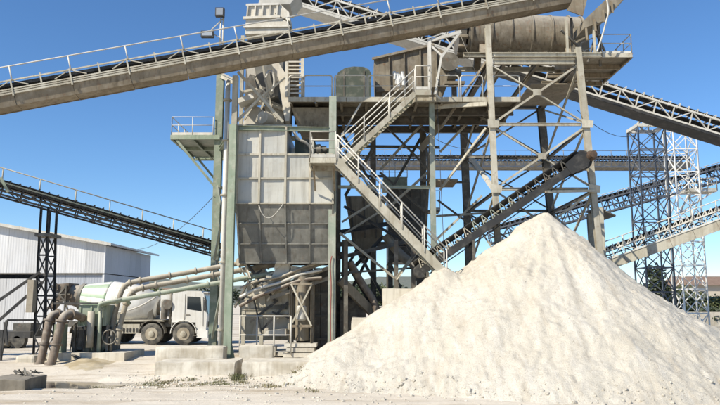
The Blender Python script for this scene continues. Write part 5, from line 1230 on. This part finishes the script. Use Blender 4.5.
# ------------------------------------------------------------------ background trees and houses
def tree(name, label, x, y, hgt, rx, rz_, m, n=1800, leaf=.22, z0=.3, group=None, low=.25):
    R = random.Random(int(x*7+y)); t = thing(name, label, 'tree', (x, y, z0), group); th = hgt*low
    q = MB(); q.tube([(x, y, z0-.2), (x+.05*hgt*.1, y, z0+th), (x-.1, y, z0+hgt*.6)], [hgt*.035, hgt*.026, hgt*.012], 8)
    for k in range(5):
        a = R.uniform(0, 6.28); p = V((x, y, z0+th*(.8+.2*k))); q.tube([p, p+V((math.cos(a)*rx*.4, math.sin(a)*rx*.4, hgt*.14)), p+V((math.cos(a)*rx*.7, math.sin(a)*rx*.7, hgt*.26))], [hgt*.014, hgt*.01, hgt*.005], 6)
    q.out('trunk', 'bark', t)
    c = MB(); cl = []
    cz = z0 + th + (hgt-th)/2; hz = (hgt-th)/2
    for k in range(26):
        while True:
            v = V((R.uniform(-1,1), R.uniform(-1,1), R.uniform(-1,1)))
            if .15 < v.length < 1: break
        cl.append((V((x+v.x*rx*.85, y+v.y*rx*.85, cz+v.z*hz*.85)), R.uniform(.22,.42)))
    for i in range(n):
        cc, cr = R.choice(cl); v = V((R.gauss(0,1), R.gauss(0,1), R.gauss(0,1))).normalized()*R.uniform(.5,1)
        p = cc + V((v.x*rx*cr, v.y*rx*cr, v.z*hz*cr)); a = V((R.uniform(-1,1), R.uniform(-1,1), R.uniform(-.6,.6))).normalized()*leaf*R.uniform(.6,1.3); b = a.cross(V((R.uniform(-1,1), R.uniform(-1,1), R.uniform(-1,1)))).normalized()*leaf*.5
        c.add([p-a, p+b, p+a, p-b], [(0,1,2,3)])
    c.out('crown', m, t)
def bg():
    spec = [(629, 283, 75, 3.6, 'leaf_olive', 'pale olive bush left of the lattice towers'), (640, 289, 70, 3.2, 'leaf_olive', 'low olive bush at the foot of the dark lattice tower'), (616, 290, 95, 4, 'leaf_olive', 'distant olive bush at the end of the pile shoulder'), (654, 262, 62, 1.7, 'leaf_dark', 'dark narrow tree seen through the dark lattice tower'), (676, 293, 66, 2.6, 'leaf_dark', 'dark shrub behind the white lattice tower'), (704, 306, 58, 2.0, 'leaf_dark', 'dark hedge shrub in front of the tiled house'), (716, 309, 56, 1.8, 'leaf_dark', 'dark hedge shrub by the house wall end'), (690, 311, 60, 1.8, 'leaf_olive', 'small olive shrub in front of the house wall'),
            (646, 284, 78, 4.2, 'leaf_olive', 'rounded olive tree between the dark tower and the pile shoulder'), (682, 284, 82, 4.0, 'leaf_olive', 'olive tree showing through the white lattice tower'), (664, 287, 74, 3.2, 'leaf_dark', 'dark round tree in the gap between the lattice towers'), (708, 291, 70, 2.6, 'leaf_olive', 'pale olive tree in front of the tiled house'),
            (349, 282, 150, 9, 'leaf_dark', 'far dark tree seen under the stairs near the column'), (372, 284, 160, 9, 'leaf_olive', 'far olive tree seen under the stairs'), (392, 286, 150, 8, 'leaf_dark', 'far dark tree above the tall concrete block'), (141, 285, 120, 5, 'leaf_dark', 'far dark tree at the shed corner'), (157, 286, 140, 6, 'leaf_olive', 'far olive tree behind the mixer drum'), (214, 286, 130, 6, 'leaf_dark', 'far dark tree behind the truck cab'), (462, 288, 150, 8, 'leaf_dark', 'far dark tree seen below the stacker conveyor')]
    for px, py, Y, rx, m, lab in spec:
        p = P(px, py, Y); hgt = p.z - .3; tree('background_tree' if hgt > 3.5 else 'shrub', lab, p.x, Y, hgt, rx*.6 if m == 'leaf_dark' and rx < 2 else rx, 0, m, 1500, .10+Y*.0022, low=.12 if hgt < 5 else .22)
    def house(label, px0, px1, pyE, pyR, Y, D, wm='plaster'):
        x0, x1 = P(px0, 300, Y).x, P(px1, 300, Y).x; ze = P(px0, pyE, Y).z; zr = P(px0, pyR, Y).z; z0 = .2
        t = thing('house', label, 'house', ((x0+x1)/2, Y+D/2, z0))
        w = box('wall', (x0, Y, z0), (x1, Y+D, ze), wm, t)
        prism('roof', [(x0-.5, Y-.6, ze), (x0-.5, Y+D/2, zr), (x0-.5, Y+D+.6, ze)], (x1-x0+1, 0, 0), 'roof_tile', t)
        n = max(2, int((x1-x0)/2.6))
        for i in range(n):
            x = x0 + (x1-x0)*(i+.5)/n; wd = box('window', (x-.55, Y-.05, ze-1.9), (x+.55, Y-.01, ze-.7), 'white_steel', t); box('pane', (x-.47, Y-.08, ze-1.82), (x+.47, Y-.055, ze-.78), 'glass_dark', wd); box('sill', (x-.65, Y-.15, ze-2.0), (x+.65, Y-.02, ze-1.91), 'pale_concrete', wd)
    house('plastered house with a red tiled roof right of the lattice towers', 692, 740, 285, 275, 90, 9)
    house('small pale far house seen under the stairs', 366, 378, 297, 291, 210, 8, 'shed_white'); house('tiny pale far house left of the truck cab', 160, 171, 294, 288, 230, 8, 'shed_white')
    # pale yard wall and white tarpaulin ground strip at right
    x0, x1 = P(668, 310, 55).x, P(745, 310, 55).x
    w = box('yard_wall', (x0, 55, .2), (x1, 55.3, P(700, 312, 55).z), 'pale_concrete'); tag(w, 'low pale yard wall beyond the white lattice tower', 'wall')
    tl = box('roller_crate', (P(712, 320, 34).x, 34, .35), (P(730, 320, 34).x, 36, 1.1), 'pale_concrete'); tag(tl, 'pale concrete block beyond the right edge of the pile', 'concrete block')
bg()
def cable(label, a, b, sag, r=.014):
    pts = [a.lerp(b, i/14) - V((0,0,sag*4*(i/14)*(1-i/14))) for i in range(15)]
    tag(tube('power_cable', pts, r, 'black_steel', None, 5), label, 'cable')
cable('thin dark cable sagging from the tower leg to the lattice towers', P(577, 110, 26.3), P(650, 124, 39), .9)
cable('thin dark cable sagging from the green column to the shed roof', P(214, 196, 29.1), P(120, 246, 50.5), 1.0)
cable('thin dark cable hanging from the deck edge down to the stairs', P(437, 100, 26.6), P(444, 250, 25.3), .05, .012)
cable('thin dark cable running from the deck rail to the tower leg', P(405, 112, 26.5), P(487, 146, 26.3), .6, .012)
